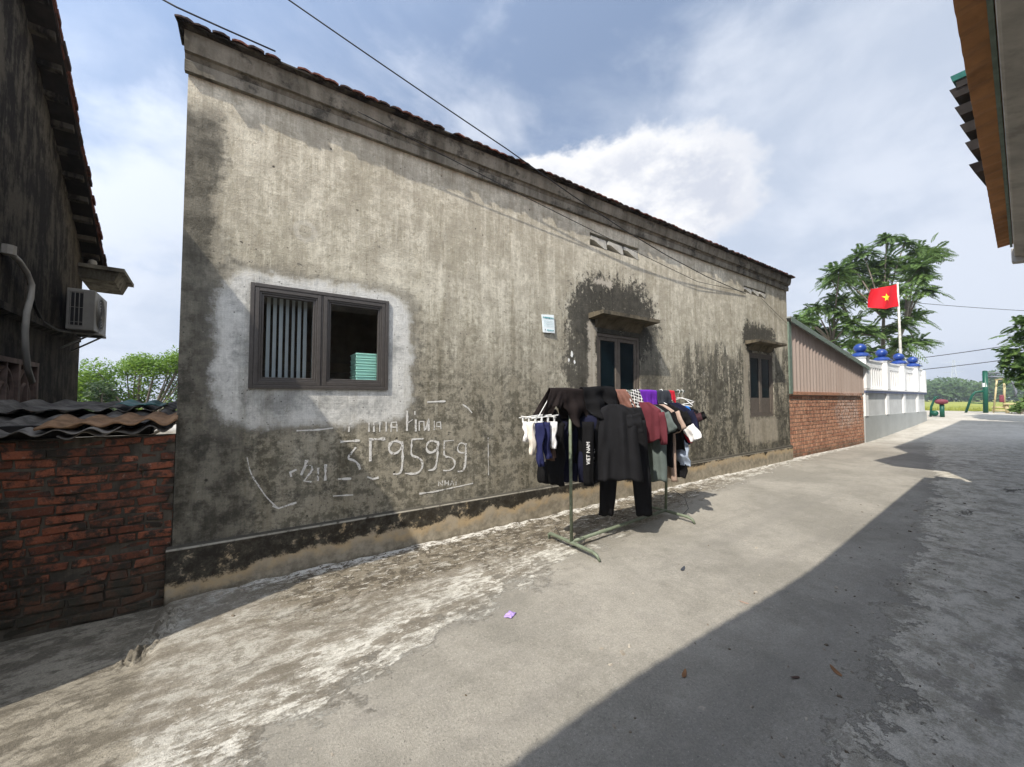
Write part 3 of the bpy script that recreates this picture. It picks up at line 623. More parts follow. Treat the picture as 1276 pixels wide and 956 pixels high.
# ------------------------------------------------------------------ brick walls
def brickwork(x0, x1, z0, z1, y, thick, bl, bh, j, depth_jit, bev, seed, ragged=0.):
    rr = random.Random(seed); m = MB(); row = 0; z = z0
    while z < z1 - .02:
        x = x0 - (bl*.5 if row % 2 else 0) - rr.uniform(0, bl*.2)
        while x < x1:
            L = bl*rr.uniform(.86, 1.06) if rr.random() > .2 else bl*.5
            a, b = max(x, x0), min(x+L-j, x1)
            if b - a > .03 and not (z > z1-.08 and rr.random() < ragged):
                o = rr.uniform(-depth_jit, depth_jit); t = rr.uniform(-.004,.004)*(depth_jit/.006); k = lambda: rr.uniform(-1,1)*depth_jit*.6
                m.hexa([(a+k(),y+o+k(),z+t+k()),(b+k(),y+o+k(),z-t+k()),(b,y+thick,z-t),(a,y+thick,z+t),(a+k(),y+o+k(),z+bh-j+t+k()),(b+k(),y+o+k(),z+bh-j-t+k()),(b,y+thick,z+bh-j-t),(a,y+thick,z+bh-j+t)])
            x += L
        z += bh; row += 1
    return m
bw = thing('brick_wall', 'low wall of mouldy red bricks darkened for shade joining the long house at the left', 'wall', (-1.1, .06, 0))
brickwork(-1.95, -.505, .0, 1.33, .0, .1, .215, .066, .014, .011, 0, 3, 0).build('bricks', M['brick'], bw, bevel=.006)
MB().box(-1.95, -.505, .012, .11, -.05, 1.315).build('mortar', M['mortar'], bw)

sh = thing('brick_shed', 'lean-to shed of salmon bricks below brown ribbed cladding next to the long house', 'shed', (14, 1.5, .1))
SX0, SX1 = 11.02, 16.85
brickwork(SX0, SX1, .02, 1.70, .03, .1, .235, .0985, .022, .0012, 0, 5).build('bricks', M['brick2'], sh)
MB().box(SX0, SX1, .039, .14, -.05, 1.70).build('mortar', M['mortar2'], sh)
MB().box(SX0, SX1-.3, -.02, .14, 1.70, 1.78).build('brick_course', M['brick2'], sh)
ztop = lambda x: 3.60 - (x-10.98)*(3.60-2.66)/6.0
m = MB(); n = 27*6
for i in range(n+1):
    x = SX0 + (SX1+.02-SX0)*i/n; ph = (i % 6); yy = .0 if ph in (0, 1) else (.03 if ph in (3, 4) else .015); m.v += [(x, yy, 1.775), (x, yy, ztop(x)-.02)]
for i in range(n): m.f.append((2*i, 2*i+2, 2*i+3, 2*i+1))
m.build('cladding', M['sheet'], sh)
m = MB()
for z0_, t, oy, y1 in ((0, .035, -.10, 3.0),): m.hexa([(10.96,oy,ztop(10.96)),(17.08,oy,ztop(17.08)),(17.08,y1,ztop(17.08)),(10.96,y1,ztop(10.96)),(10.96,oy,ztop(10.96)+t),(17.08,oy,ztop(17.08)+t),(17.08,y1,ztop(17.08)+t),(10.96,y1,ztop(10.96)+t)])
m.build('roof', M['ridge'], sh)
m = MB().hexa([(10.96,-.115,ztop(10.96)-.10),(17.08,-.115,ztop(17.08)-.10),(17.08,-.103,ztop(17.08)-.10),(10.96,-.103,ztop(10.96)-.10),(10.96,-.115,ztop(10.96)+.012),(17.08,-.115,ztop(17.08)+.012),(17.08,-.103,ztop(17.08)+.012),(10.96,-.103,ztop(10.96)+.012)])
m.build('edge_trim', M['trimgreen'], sh)
MB().box(11.0, 11.16, -.03, .0, 1.72, 3.52).build('corner_post', M['trimgreen'], sh)
MB().box(SX0, SX1, .2, 3.0, 0, 1.7).build('rear_wall', M['mortar2'], sh)

# ------------------------------------------------------------------ white fence wall with blue balls
fw = thing('boundary_wall', 'white boundary wall with barred panels and blue ball caps', 'wall', (21.3, 0, .1))
px_ = [17.05, 19.55, 21.95, 24.25]
MB().box(16.87, 25.9, .0, .25, -.1, 1.02).build('base_wall', M['greyrender'], fw)
MB().box(16.87, 25.75, .03, .22, 1.02, 1.80).build('panel_wall', M['palegrey'], fw)
MB().box(16.87, 25.8, -.05, .27, 1.80, 1.88).build('coping_band', M['navyband'], fw)
MB().box(16.88, 25.75, -.06, .26, 1.883, 1.93).build('coping', M['white'], fw)
for i, x in enumerate(px_):
    MB().box(x-.16, x+.16, -.02, .24, 1.022, 1.798).build('pilaster', M['white'], fw)
    pil = MB().box(x-.19, x+.19, -.07, .29, 1.932, 3.02).box(x-.22, x+.21, -.09, .31, 2.96, 3.02).build('pillar', M['white'], fw, bevel=.01)
    cap = MB().lathe((x,.11,3.02), [(.26,0),(.26,.03),(.20,.11),(.13,.14),(.08,.16)], 4 if False else 24)
    cap.box(x-.255, x+.255, -.145, .365, 3.021, 3.065); cap.build('cap', M['blue'], pil)
    MB().lathe((x,.11,3.16), [(.02,0),(.10,.02),(.155,.07),(.175,.14),(.158,.215),(.10,.28),(.03,.305)], 24).build('ball', M['blue'], pil, smooth=True)
    e = px_[i+1]-.19 if i < 3 else 25.7
    m = MB(); a = x+.19
    m.box(a, e, .07, .15, 1.932, 2.0).box(a, e, .07, .15, 2.70, 2.92).box(a, e, .04, .18, 2.92, 2.97)
    nb = int((e-a)/.25)
    for k in range(nb): m.box(a+(e-a)*(k+.5)/nb-.06, a+(e-a)*(k+.5)/nb+.06, .075, .105, 2.0, 2.70)
    m.build('barred_panel', M['white'], fw); MB().box(a, e, .106, .145, 2.002, 2.698).build('panel_backing', M['panelshade'], fw)  # darker backing: shade of the slits put into its colour
MB().box(25.7, 25.98, -.02, .24, 1.932, 2.9).build('pillar', M['white'], fw)

# ------------------------------------------------------------------ flag, flagpole
fp = thing('flagpole', 'pale flagpole behind the boundary wall flying a red flag with a yellow star', 'flag', (26.4, .9, .5))
MB().tube([(26.5,.905,.4),(26.45,.89,4.5),(26.32,.87,7.35)], [.06,.055,.035], 8).build('pole', M['pole'], fp, smooth=True)
def flagp(u, v):   # u along the fly, v up
    b = Vector((26.32, .86, 7.28)); d = Vector((-.78, .48, -.17)); L = 1.62
    s = u*L; return b + d*s + Vector((.3,.5,0))*(.22*math.sin(u*8+v*2.2)*(.25+u) + .07*math.sin(u*17+v*5)*u) + Vector((0,0,1))*(-(1-v)*1.12*(1-.10*u) - .12*math.sin(u*4)*u + .05*math.sin(u*9+v*3)*u)
fl = MB().grid(28, 16, flagp).build('flag', M['flag'], fp, smooth=True)
star = []
for k in range(10):
    t = math.pi/2 + k*math.pi/5; rr_ = .21 if k % 2 == 0 else .085; star.append((.5 + rr_*math.cos(t)/1.75, .5 + rr_*math.sin(t)/1.12))
for sgn, nm in ((1, 'star'), (-1, 'star')):
    off = Vector((-.5,-.85,0)).normalized()*(.02*sgn); vs = [flagp(.5,.5)+off*1.6] + [flagp(a, b)+off*1.6 for a, b in star]
    MB().add(vs, [(0, 1+k, 1+(k+1) % 10) for k in range(10)]).build(nm, M['star'], fl)
# ------------------------------------------------------------------ left house (gable wall seen along its length)
LA = Vector((-2.25, 4.653, 0)); la = R(4); LD = Vector((-math.sin(la), math.cos(la), 0)); LN = Vector((math.cos(la), math.sin(la), 0))
def LP(s, o, z): return LA + LD*s + LN*o + Vector((0,0,z))
M['soffit'] = plain('near_black_soffit', (.022,.019,.017), .95, 0, .4, 7)  # near-black base colour with random tone
lh = thing('gable_house', 'dark mouldy gable end of the neighbouring house with tiled roof edge', 'house', LP(-3,-1,0))
SN, SF, SR, ZE, ZR = -5.86, 0., -2.93, 3.78, 5.90     # near corner, far corner, ridge
lsl = (ZR-ZE)/(SF-SR)
m = MB()
def lquad(pts): m.add([LP(*p) for p in pts], [tuple(range(len(pts)))])
hol = (-2.95, -1.80, 1.45, 2.02)
for a, b, c, d in ((SN, hol[0], 0, 2.45), (hol[1], SF, 0, 2.45), (hol[0], hol[1], 0, hol[2]), (hol[0], hol[1], hol[3], 2.45)): lquad([(a,0,c),(b,0,c),(b,0,d),(a,0,d)])
lquad([(SN,0,2.45),(SF,0,2.45),(SF,0,ZE),(SR,0,ZR),(SN,0,ZE)])
lquad([(SF,0,0),(SF,-6,0),(SF,-6,ZE),(SF,0,ZE)]); lquad([(SN,0,0),(SN,-6,0),(SN,-6,ZE),(SN,0,ZE)]); lquad([(SN,-6,0),(SF,-6,0),(SF,-6,ZE),(SR,-6,ZR),(SN,-6,ZE)])
lquad([(hol[0]-.1,-.35,hol[2]-.1),(hol[1]+.1,-.35,hol[2]-.1),(hol[1]+.1,-.35,hol[3]+.1),(hol[0]-.1,-.35,hol[3]+.1)])
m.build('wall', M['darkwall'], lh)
m = MB(); m.hexa([LP(SN,.003,2.42),LP(SF-.3,.003,2.42),LP(SF-.3,.07,2.45),LP(SN,.07,2.45),LP(SN,.003,2.56),LP(SF-.3,.003,2.56),LP(SF-.3,.07,2.52),LP(SN,.07,2.52)]); m.build('ledge', M['darkwall'], lh)
# roof slopes with verge tiles and battens
m = MB(); OV = .24
def rz(s): return ZE + lsl*(SF-s) if s > SR else ZE + lsl*(s-SN)
for s0, s1 in ((SF+.16, SR), (SN-.25, SR)):
    n = 26
    for k in range(n):
        a = s0 + (s1-s0)*k/n; b = s0 + (s1-s0)*(k+1)/n; zl = .05; za, zb = rz(a)+.05, rz(b)+.05
        o = OV + rnd.uniform(-.015, .015)
        m.hexa([LP(a,-6.2,za),LP(a,o,za),LP(b,o,zb-.03),LP(b,-6.2,zb-.03),LP(a,-6.2,za+zl),LP(a,o,za+zl),LP(b,o,zb+zl-.03),LP(b,-6.2,zb+zl-.03)])
        # lumpy verge mortar
        m.hexa([LP(a,OV-.13,za-.04),LP(a,OV-.02,za-.04+rnd.uniform(-.02,.02)),LP(b,OV-.02,zb-.04),LP(b,OV-.13,zb-.04),LP(a,OV-.13,za),LP(a,OV-.02,za),LP(b,OV-.02,zb-.03),LP(b,OV-.13,zb-.03)])
m.build('roof', M['tile'], lh)
m = MB()
for k in range(11):
    s = SF - .1 - 2.7*k/10; z = rz(s) - .005; m.hexa([LP(s-.03,-.5,z-.05),LP(s-.03,OV-.05,z-.05),LP(s+.03,OV-.05,z-.07),LP(s+.03,-.5,z-.07),LP(s-.03,-.5,z+.03),LP(s-.03,OV-.05,z+.03),LP(s+.03,OV-.05,z),LP(s+.03,-.5,z)])
m.build('battens', M['darkwall'], lh)
m = MB()
for s0, s1 in ((SF+.14, SR), (SN-.2, SR)): m.hexa([LP(s0,-6,rz(s0)-.012),LP(s0,OV-.03,rz(s0)-.012),LP(s1,OV-.03,rz(s1)-.012),LP(s1,-6,rz(s1)-.012),LP(s0,-6,rz(s0)+.03),LP(s0,OV-.03,rz(s0)+.03),LP(s1,OV-.03,rz(s1)+.03),LP(s1,-6,rz(s1)+.03)])
m.build('soffit', M['soffit'], lh)
# eave gutter return with its moulded end
m = MB(); m.hexa([LP(-.22,.0,3.46),LP(-.22,.38,3.46),LP(.55,.38,3.40),LP(.55,.0,3.40),LP(-.26,.0,3.60),LP(-.26,.44,3.60),LP(.60,.44,3.58),LP(.6,.0,3.58)])
m.hexa([LP(-.30,.0,3.602),LP(-.30,.5,3.602),LP(.66,.5,3.582),LP(.66,.0,3.582),LP(-.30,.0,3.66),LP(-.30,.5,3.66),LP(.66,.5,3.64),LP(.66,.0,3.64)])
m.build('eave_return', M['cornice'], lh)
MB().lathe(tuple(LP(-.12,.12,3.66)), [(.05,0),(.052,.07),(.04,.1),(.015,.115)], 12).build('vent_cap', M['acwhite'], lh, smooth=True)
# arched fretwork window
m = MB(); s0, s1, z0, z1 = hol; fr = .05
def lbar(a, b, c, d, o0=-.06, o1=.02): m.hexa([LP(a,o0,c),LP(a,o1,c),LP(b,o1,c),LP(b,o0,c),LP(a,o0,d),LP(a,o1,d),LP(b,o1,d),LP(b,o0,d)])
lbar(s0,s0+fr,z0,z1); lbar(s1-fr,s1,z0,z1); lbar(s0+fr,s1-fr,z1-fr,z1); lbar(s0+fr,s1-fr,z0,z0+fr); 
for cx in ((s0*.75+s1*.25), (s0*.25+s1*.75)):
    hw = .23
    for rr_ in (hw, hw*.55):
        pts = []
        for k in range(13):
            t = k/12; ang = math.pi*t; pts.append(LP(cx - rr_*math.cos(ang), -.02, z0+.12 + (z1-z0-.22)*(rr_/hw)*max(0, math.sin(ang))**.8))
        m.tube(pts, .022, 6)
    lbar(cx-.015, cx+.015, z0+fr, z1-fr, -.04, .01)
lbar((s0+s1)/2-.03, (s0+s1)/2+.03, z0+fr, z1-fr)
m.build('arched_window', M['pinkpaint'], lh)
# drain hose and AC
hz = [LP(-2.86,.03,3.05), LP(-2.70,.06,3.00), LP(-2.52,.07,2.93), LP(-2.42,.08,2.83), LP(-2.47,.09,2.68), LP(-2.60,.10,2.50), LP(-2.66,.11,2.30), LP(-2.62,.11,2.1), LP(-2.5,.10,1.92), LP(-2.35,.1,1.78)]
hs = thing('drain_hose', 'grey corrugated hose hanging down the dark gable wall', 'hose', LP(-2.6,.08,2))
MB().tube(hz, .026, 8).build('hose', M['conduit'], hs, smooth=True)
MB().tube([LP(-2.42,.06,2.86), LP(-2.2,.06,2.62), LP(-1.95,.06,2.50), LP(-1.5,.07,2.47), LP(-1.1,.12,2.5)], .016, 8).build('cable', M['wire'], hs, smooth=True)
MB().lathe(tuple(LP(-2.88,.03,3.0)), [(.01,0),(.06,.01),(.06,.1),(.01,.11)], 10).build('socket', M['conduit'], hs)
ac = thing('air_conditioner', 'dusty white outdoor air conditioner unit mounted on the dark gable wall', 'air conditioner', LP(-.75,.2,2.5))
a0, a1, o0, o1, z0, z1 = -1.12, -.36, .07, .335, 2.54, 3.10
def lbox(m, a, b, c, d, e, f): return m.hexa([LP(a,c,e),LP(b,c,e),LP(b,d,e),LP(a,d,e),LP(a,c,f),LP(b,c,f),LP(b,d,f),LP(a,d,f)])
lbox(MB(), a0, a1, o0, o1, z0, z1).build('casing', M['acwhite'], ac, bevel=.01)
m = lbox(MB(), a0-.004, a0+.002, o0+.03, o1-.11, z0+.06, z1-.05); m.build('coil_grille', M['acdark'], ac)
m = MB()
for k in range(4): o = o0+.035+.04*k; lbox(m, a0-.012, a0-.004, o, o+.008, z0+.05, z1-.04)
for k in range(3): z = z0+.1+.2*k; lbox(m, a0-.010, a0-.004, o0+.03, o1-.11, z, z+.006)
lbox(m, a0-.012, a0+.0, o0+.02, o1-.1, z1-.05, z1-.035)
m.build('guard_bars', M['acwhite'], ac)
m = MB(); cc = (a0+a1)/2 - .05; zc = (z0+z1)/2
vs = [LP(cc,o1+.002,zc)] + [LP(cc+.23*math.cos(t*math.pi/14), o1+.002, zc+.23*math.sin(t*math.pi/14)) for t in range(28)]
m.add(vs, [(0,1+k,1+(k+1) % 28) for k in range(28)]).build('fan_opening', M['acdark'], ac)
m = MB()
for rr_ in (.06,.10,.14,.18,.22,.245): m.tube([LP(cc+rr_*math.cos(t*math.pi/14), o1+.008, zc+rr_*math.sin(t*math.pi/14)) for t in range(29)], .004, 4, False)
m.build('fan_guard', M['acwhite'], ac)
for s in (a0+.15, a1-.15):
    m = MB(); lbox(m, s-.015, s+.015, .003, .36, z0-.035, z0-.002); m.tube([LP(s,.01,z0-.25), LP(s,.3,z0-.03)], .012, 6); m.build('bracket', M['acwhite'], ac)

# ------------------------------------------------------------------ fibre cement sheets lying on the brick wall
def fsheet(name, lab, x0, x1, y0, y1, z0, z1, amp, ph, tilt, seed, m=None, thick=.006):
    def f(u, v):
        x = x0 + (x1-x0)*u; e = .04*mnoise.noise(Vector((u*5, seed, v))); y = y0 + (y1-y0)*v + (e if v in (0,1) else 0)
        return (x, y, z0 + (z1-z0)*v + tilt*(u-.5) + amp*(.75+.8*mnoise.noise(Vector((u*3,seed,5))))*math.sin(x/.165*2*math.pi + ph + 1.2*mnoise.noise(Vector((u*3,v*2,seed)))) + .016*mnoise.noise(Vector((u*4, v*3, seed))))
    return tag(MB().grid(64, 14, f).build(name, m or M['fibro'], None, True, 0, thick), lab, 'roof sheet', 'corrugated sheets on the brick wall')
fsheet('corrugated_sheet', 'grey corrugated cement sheet lying lowest along the brick wall, reaching the left frame edge', -1.98, -.80, -.10, 1.0, 1.365, 1.49, .024, .3, .015, 1)
fsheet('corrugated_sheet', 'dark corrugated cement sheet at the corner of the long house, under the sacking', -1.12, -.515, -.07, .75, 1.35, 1.49, .024, 1.5, .03, 2)
fsheet('corrugated_sheet', 'black corrugated sheet at the back of the pile, behind the other sheets', -2.0, -.60, .62, 1.5, 1.51, 1.565, .024, 2.2, -.005, 3)
s = fsheet('plastic_sheet', 'scrap of teal plastic sheet tucked among the corrugated sheets', -.98, -.66, .62, .95, 1.545, 1.575, .012, 0, .0, 5, M['teal'], .004); s['category'] = 'plastic sheet'
def sk(u, v):
    x = -1.22 + .73*u; y = -.09 + .30*v + .05*mnoise.noise(Vector((u*4, v*2, 9)))*(1 if v > .5 else .6) + .02*u
    return (x, y, 1.40 + .05*v + .03*u + .014*math.sin(x/.165*2*math.pi+1.2) + .03*mnoise.noise(Vector((u*6, v*5, 4))))
tag(MB().grid(40, 16, sk).build('sacking', M['sack'], None, True, 0, .012), 'crumpled rusty brown sacking spread over the corrugated sheets', 'sacking')

tag(MB().box(-1.93, -.66, .06, .20, 1.32, 1.41).build('gap_shade_strip', M['soffit']), 'added dark batten under the corrugated sheets on the brick wall', 'batten')  # dark strip added where the gap below the sheets lies in shade
# ------------------------------------------------------------------ right hand house above the camera
rh = thing('lean_roof_house', 'house by the camera whose brown sheet roof edge juts over the lane', 'house', (3, -6, 0))
ey = lambda x: -3.767 + .050*(x-2.725) + .16*sstep(1.7, -1.6, x)  # unseen near end bowed outward to place the roof's shadow edge
ey0 = lambda x: -3.767 + .050*(x-2.725)
ZH = 3.5; xa, xb = -3.2, 7.72
m = MB(); n = 240
for i in range(n+1):
    x = xa + (xb-xa)*i/n; yy = ey(x); wv = .012*math.sin(x/.19*2*math.pi)
    m.v += [(x, yy, ZH + wv), (x, yy-.35, ZH+.05+wv), (x, yy-3.2, ZH + .75 + wv)]
for i in range(n):
    for k in range(2): m.f.append((i*3+k, i*3+k+1, i*3+k+4, i*3+k+3))
m.build('roof', M['rust'], rh, solid=.006)
m = MB().hexa([(xa,ey0(xa)-.118,ZH-.045),(xb-.05,ey0(xb)-.118,ZH-.045),(xb-.05,ey0(xb)-.098,ZH-.045),(xa,ey0(xa)-.098,ZH-.045),(xa,ey0(xa)-.118,ZH+.01),(xb-.05,ey0(xb)-.118,ZH+.01),(xb-.05,ey0(xb)-.098,ZH+.01),(xa,ey0(xa)-.098,ZH+.01)]); m.build('purlin', M['trimgreen'], rh)
m = MB()
for o, w_, zb, zt in ((.122, .22, -.16, .02),):
    m.hexa([(xa,ey0(xa)-o-w_,ZH+zb),(xb+.2,ey0(xb+.2)-o-w_,ZH+zb),(xb+.2,ey0(xb+.2)-o,ZH+zb+.05),(xa,ey0(xa)-o,ZH+zb+.05),(xa,ey0(xa)-o-w_,ZH+zt),(xb+.2,ey0(xb+.2)-o-w_,ZH+zt),(xb+.2,ey0(xb+.2)-o,ZH+zt),(xa,ey0(xa)-o,ZH+zt)])
m.build('gutter', M['gutter'], rh, bevel=.015)
m = MB().hexa([(xb+.2,ey0(xb)-.42,ZH-.22),(xb+.32,ey0(xb)-.42,ZH-.22),(xb+.32,ey0(xb)-.09,ZH-.18),(xb+.2,ey0(xb)-.09,ZH-.18),(xb+.2,ey0(xb)-.42,ZH+.0),(xb+.32,ey0(xb)-.42,ZH+.0),(xb+.32,ey0(xb)-.09,ZH+.0),(xb+.2,ey0(xb)-.09,ZH+.0)]); m.build('gutter_end', M['gutter'], rh, bevel=.01)
MB().box(xa, 7.6, -8.2, -5.3, 0, 3.7).build('wall', M['cornice'], rh)
r2 = thing('tiered_house', 'taller house beyond the brown roof edge with stepped eave ends', 'house', (13, -6, 0))
MB().box(8.4, 9.05, -9.5, -3.85, 0, 4.6).build('wall', M['cornice'], r2)
MB().box(9.1, 20, -9.5, -3.75, 0, 8.6).build('shadow_block', M['cornice'], r2)  # out-of-view block added and sized for the shadow it throws on the lane
m = MB().hexa([(7.95,-6,4.62),(13,-6,4.62),(13,-3.65,4.62),(7.95,-3.345,4.62),(7.9,-6,4.74),(13,-6,4.74),(13,-3.62,4.74),(7.9,-3.30,4.74)]); m.build('eave_slab', M['soffit'], r2)
m = MB()
n = 4
for k in range(n):   # tile ends of the upper roof stepping down towards the slab
    t = k/n; t2 = (k+1)/n; xx = 7.66 + .1*t; ya = -3.21 - .14*t; za = 5.74 - 1.0*t; 
    m.hexa([(xx,ya-.9,za-.14),(12.6,ya-.9,za-.14),(12.6,ya-.3,za-.14),(xx,ya-.02,za-.14),(xx-.03,ya-.9,za-.02),(12.6,ya-.9,za-.02),(12.6,ya-.3,za-.02),(xx-.03,ya+.02,za-.02)])
m.build('tiers', M['soffit'], r2)
MB().hexa([(7.60,-4.2,5.80),(12.6,-4.2,5.80),(12.6,-3.5,5.80),(7.60,-3.225,5.80),(7.58,-4.2,5.87),(12.6,-4.2,5.87),(12.6,-3.5,5.87),(7.58,-3.21,5.87)]).build('green_sheet', M['teal'], r2)
MB().hexa([(7.62,-4.2,5.70),(12.6,-4.2,5.70),(12.6,-3.5,5.70),(7.62,-3.26,5.70),(7.62,-4.2,5.795),(12.6,-4.2,5.795),(12.6,-3.5,5.795),(7.62,-3.25,5.795)]).build('parapet', M['soffit'], r2)

# ------------------------------------------------------------------ cables
def cable(name, pts, r, lab, sag=0, n=24, group='overhead cables'):
    a, b = Vector(pts[0]), Vector(pts[1]); P = [a.lerp(b, i/n) - Vector((0,0,sag*4*(i/n)*(1-i/n))) for i in range(n+1)]
    for q in pts[2:]: P.append(Vector(q))
    tag(MB().tube(P, r, 6).build(name, M['wire'], None, True), lab, 'cable', group)
cable('overhead_cable', [(-1.0,.5,6.10),(2.50,-.215,4.655),(3.6,-.19,4.42),(4.74,-.165,4.21),(5.9,-.12,4.07),(7.2,-.07,3.96),(8.86,-.02,3.89)], .0075, 'thick black cable crossing the lane sky down to the far wall vent', .02)
cable('overhead_cable', [(.80,-.135,4.44),(6.94,-.05,3.815),(8.84,-.03,3.92)], .005, 'thin black cable running down the render under the cornice', .02)
cable('overhead_cable', [(-1.35,.12,5.02),(-.56,-.19,4.66),(-.28,-.205,4.64),(.1,-.205,4.635)], .007, 'black cable lying over the left end of the tiled eave', .0)
cable('overhead_cable', [(9.75,-.12,4.45),(9.72,-.03,4.0)], .004, 'short cable hanging from the cornice at the last vent', .0)
cable('overhead_cable', [(9.6,-.02,3.9),(10.95,-.03,3.45)], .004, 'thin cable slanting from the last vent to the shed', .01)
def pd(ax, ay, k): return (ax, ay, k)
cable('power_line', [(34,4.2,8.5),(46,-6,6.9)], .016, 'faint upper power line right of the tree', .2, group='power lines past the boundary wall')
cable('power_line', [(38,3.4,4.3),(38,-4,5.2)], .022, 'middle power line above the exercise frame', .1, group='power lines past the boundary wall')
cable('power_line', [(38,3.4,3.5),(38,-4,4.35)], .022, 'lowest power line above the exercise frame', .1, group='power lines past the boundary wall')
# ------------------------------------------------------------------ clothes rack
rk = thing('clothes_rack', 'pale green steel clothes rack loaded with washing beside the lane', 'clothes rack', (3.65, -1.0, .05))
by = lambda x: -1.065 + (x-2.52)*.039
zb0, zb1 = gz(2.7,-1)+.012, gz(4.5,-1)+.012
MB().tube([(2.5,by(2.5),1.68),(4.95,by(4.95),1.70)], .016, 10).build('bar', M['greenpaint'], rk, smooth=True)
MB().tube([(2.77,-1.045,zb0+.06),(2.745,-1.06,1.68)], .0175, 10).build('post', M['greenpaint'], rk, smooth=True)
MB().tube([(4.55,-.93,zb1+.06),(4.56,by(4.56),1.69)], .0175, 10).build('post', M['greenpaint'], rk, smooth=True)
def foot(x, ya, yb, z):
    m = MB().tube([(x-.005,ya-.01,z-.0),(x-.004,ya-.002,z+.045),(x-.003,ya-.03,z+.06),(x,(ya+yb)/2,z+.065),(x+.006,yb+.09,z+.06),(x+.006,yb+.035,z+.045),(x+.008,yb,z+.0)], [.014,.016,.019,.019,.019,.017,.012], 8)
    return m
foot(2.77, -.68, -1.43, zb0-.004).build('foot', M['greenpaint'], rk, smooth=True); foot(4.53, -.60, -1.34, zb1-.004).build('foot', M['greenpaint'], rk, smooth=True)
m = MB().tube([(2.78,-1.045,zb0+.068),(4.53,-.945,zb1+.068)], .019, 8); m.build('base_rail', M['greenpaint'], rk, smooth=True)
MB().tube([(2.87,-1.04,zb0+.085),(2.90,-1.09,zb0+.10),(2.905,-1.10,zb0+.03),(2.88,-1.06,zb0-.002),(2.82,-1.0,zb0+.0)], .004, 5).build('tie_wire', M['wire'], rk, smooth=True)
MB().tube([(4.56,-.93,zb1+.28),(4.60,-1.02,zb1+.33),(4.62,-1.16,zb1+.26),(4.60,-1.22,zb1+.14),(4.58,-1.15,zb1+.05),(4.56,-.98,zb1+.07)], .004, 5).build('tie_wire', M['wire'], rk, smooth=True)
MB().tube([(4.55,-.93,zb1+.24),(4.56,-.90,zb1+.22),(4.55,-.94,zb1+.20)], .004, 5).build('tie_wire', M['wire'], rk, smooth=True)
MB().tube([(2.79,-.86,zb0+.06),(2.76,-.80,zb0+.16),(2.77,-.78,zb0+.10)], .003, 5).build('tie_wire', M['wire'], rk, smooth=True)

GRP = 'washing on the clothes rack'
def garment(o, lab, cat='clothing', grp=GRP): return tag(o, lab, cat, grp)
BZ = 1.69
def drape(name, lab, mt, x0, x1, hf, hb, shear=0, spread=.10, amp=.02, freq=3, seed=0, hem=None, lump=.012, cat='clothing', lift=0., nu=44, nv=44):
    """cloth folded over the bar; hem(u) scales the front drop"""
    def f(u, v):
        s = (v-.5)*2; front = s < 0
        h = (hf*(hem(u) if hem else 1) if front else hb)*(1 + .05*mnoise.noise(Vector((u*3, seed, 1))))
        L = h + .03; a = abs(s)*L; r = .02 + lift
        if a < r*1.4: an = a/r; yo = -r*math.sin(min(an, 1.57)); zo = r*math.cos(min(an,1.57)) - r*max(0, an-1.57)
        else: dz = a - r*1.4; t = dz/max(L,.01); yo = -(r + spread*dz*(1-.35*t)); zo = -dz + r*.15
        dp = max(0, -zo)
        w = amp*(dp/.2)**.7 if dp > 0 else 0
        yo -= w*math.sin(2*math.pi*freq*u + seed + dp*4) + w*.5*math.sin(2*math.pi*freq*2.3*u + seed*2)
        x = x0 + (x1-x0)*u + shear*dp + .03*dp*math.sin(seed+u*5)
        p = Vector((x*5, dp*7, seed)); yo -= lump*(1+dp*4)*mnoise.noise(p*1.2); x += lump*.6*mnoise.noise(p*.6+Vector((9,0,0)))
        return (x, by(x) + (yo if front else -yo), BZ + zo + lump*.8*mnoise.noise(p+Vector((0,9,3))))
    return garment(MB().grid(nu, nv, f).build(name, mt, None, True, 0, .006), lab, cat)
def tubegrid(m, rings):   # rings: list of equal-length loops
    n = len(rings[0]); vs = [p for r in rings for p in r]
    m.add(vs, [(j*n+k, j*n+(k+1) % n, (j+1)*n+(k+1) % n, (j+1)*n+k) for j in range(len(rings)-1) for k in range(n)])
def flat_tube(m, path, hw, dp, ax, ay, folds=2, amp=.012, seed=0, n=28, rag=.05):
    """flattened sleeve or leg: path of centres, half widths, half depths"""
    rings = []
    for j, p in enumerate(path):
        t = j/(len(path)-1); w = hw[0]+(hw[1]-hw[0])*t; d = dp[0]+(dp[1]-dp[0])*t; r = []
        for k in range(n):
            a = 2*math.pi*k/n; ca, sa = math.cos(a), math.sin(a)
            fold = 1 + .34*math.sin(folds*a*2 + seed + t*2.2)*t**.5 + .45*mnoise.noise(Vector((ca*2.5, sa*2.5+t*6, seed))) - .45*max(0, t-.8)*5*.6
            q = Vector(p) + Vector(ax)*(w*ca*(1+rag*mnoise.noise(Vector((t*(6 if rag < .1 else 2.5), seed, ca))))) + Vector(ay)*(math.copysign(abs(sa)**.8, sa)*d*fold)
            q += Vector(ay)*(t*.06*mnoise.noise(Vector((t*1.9, seed*1.7, ca*.5)))) + Vector((0,0,t*t*(.10*w*ca*math.sin(seed*2.1) + .12*w*math.sin(ca*3+seed)*mnoise.noise(Vector((seed,ca,2)))*2)))
            r.append(q)
        rings.append(r)
    tubegrid(m, rings)
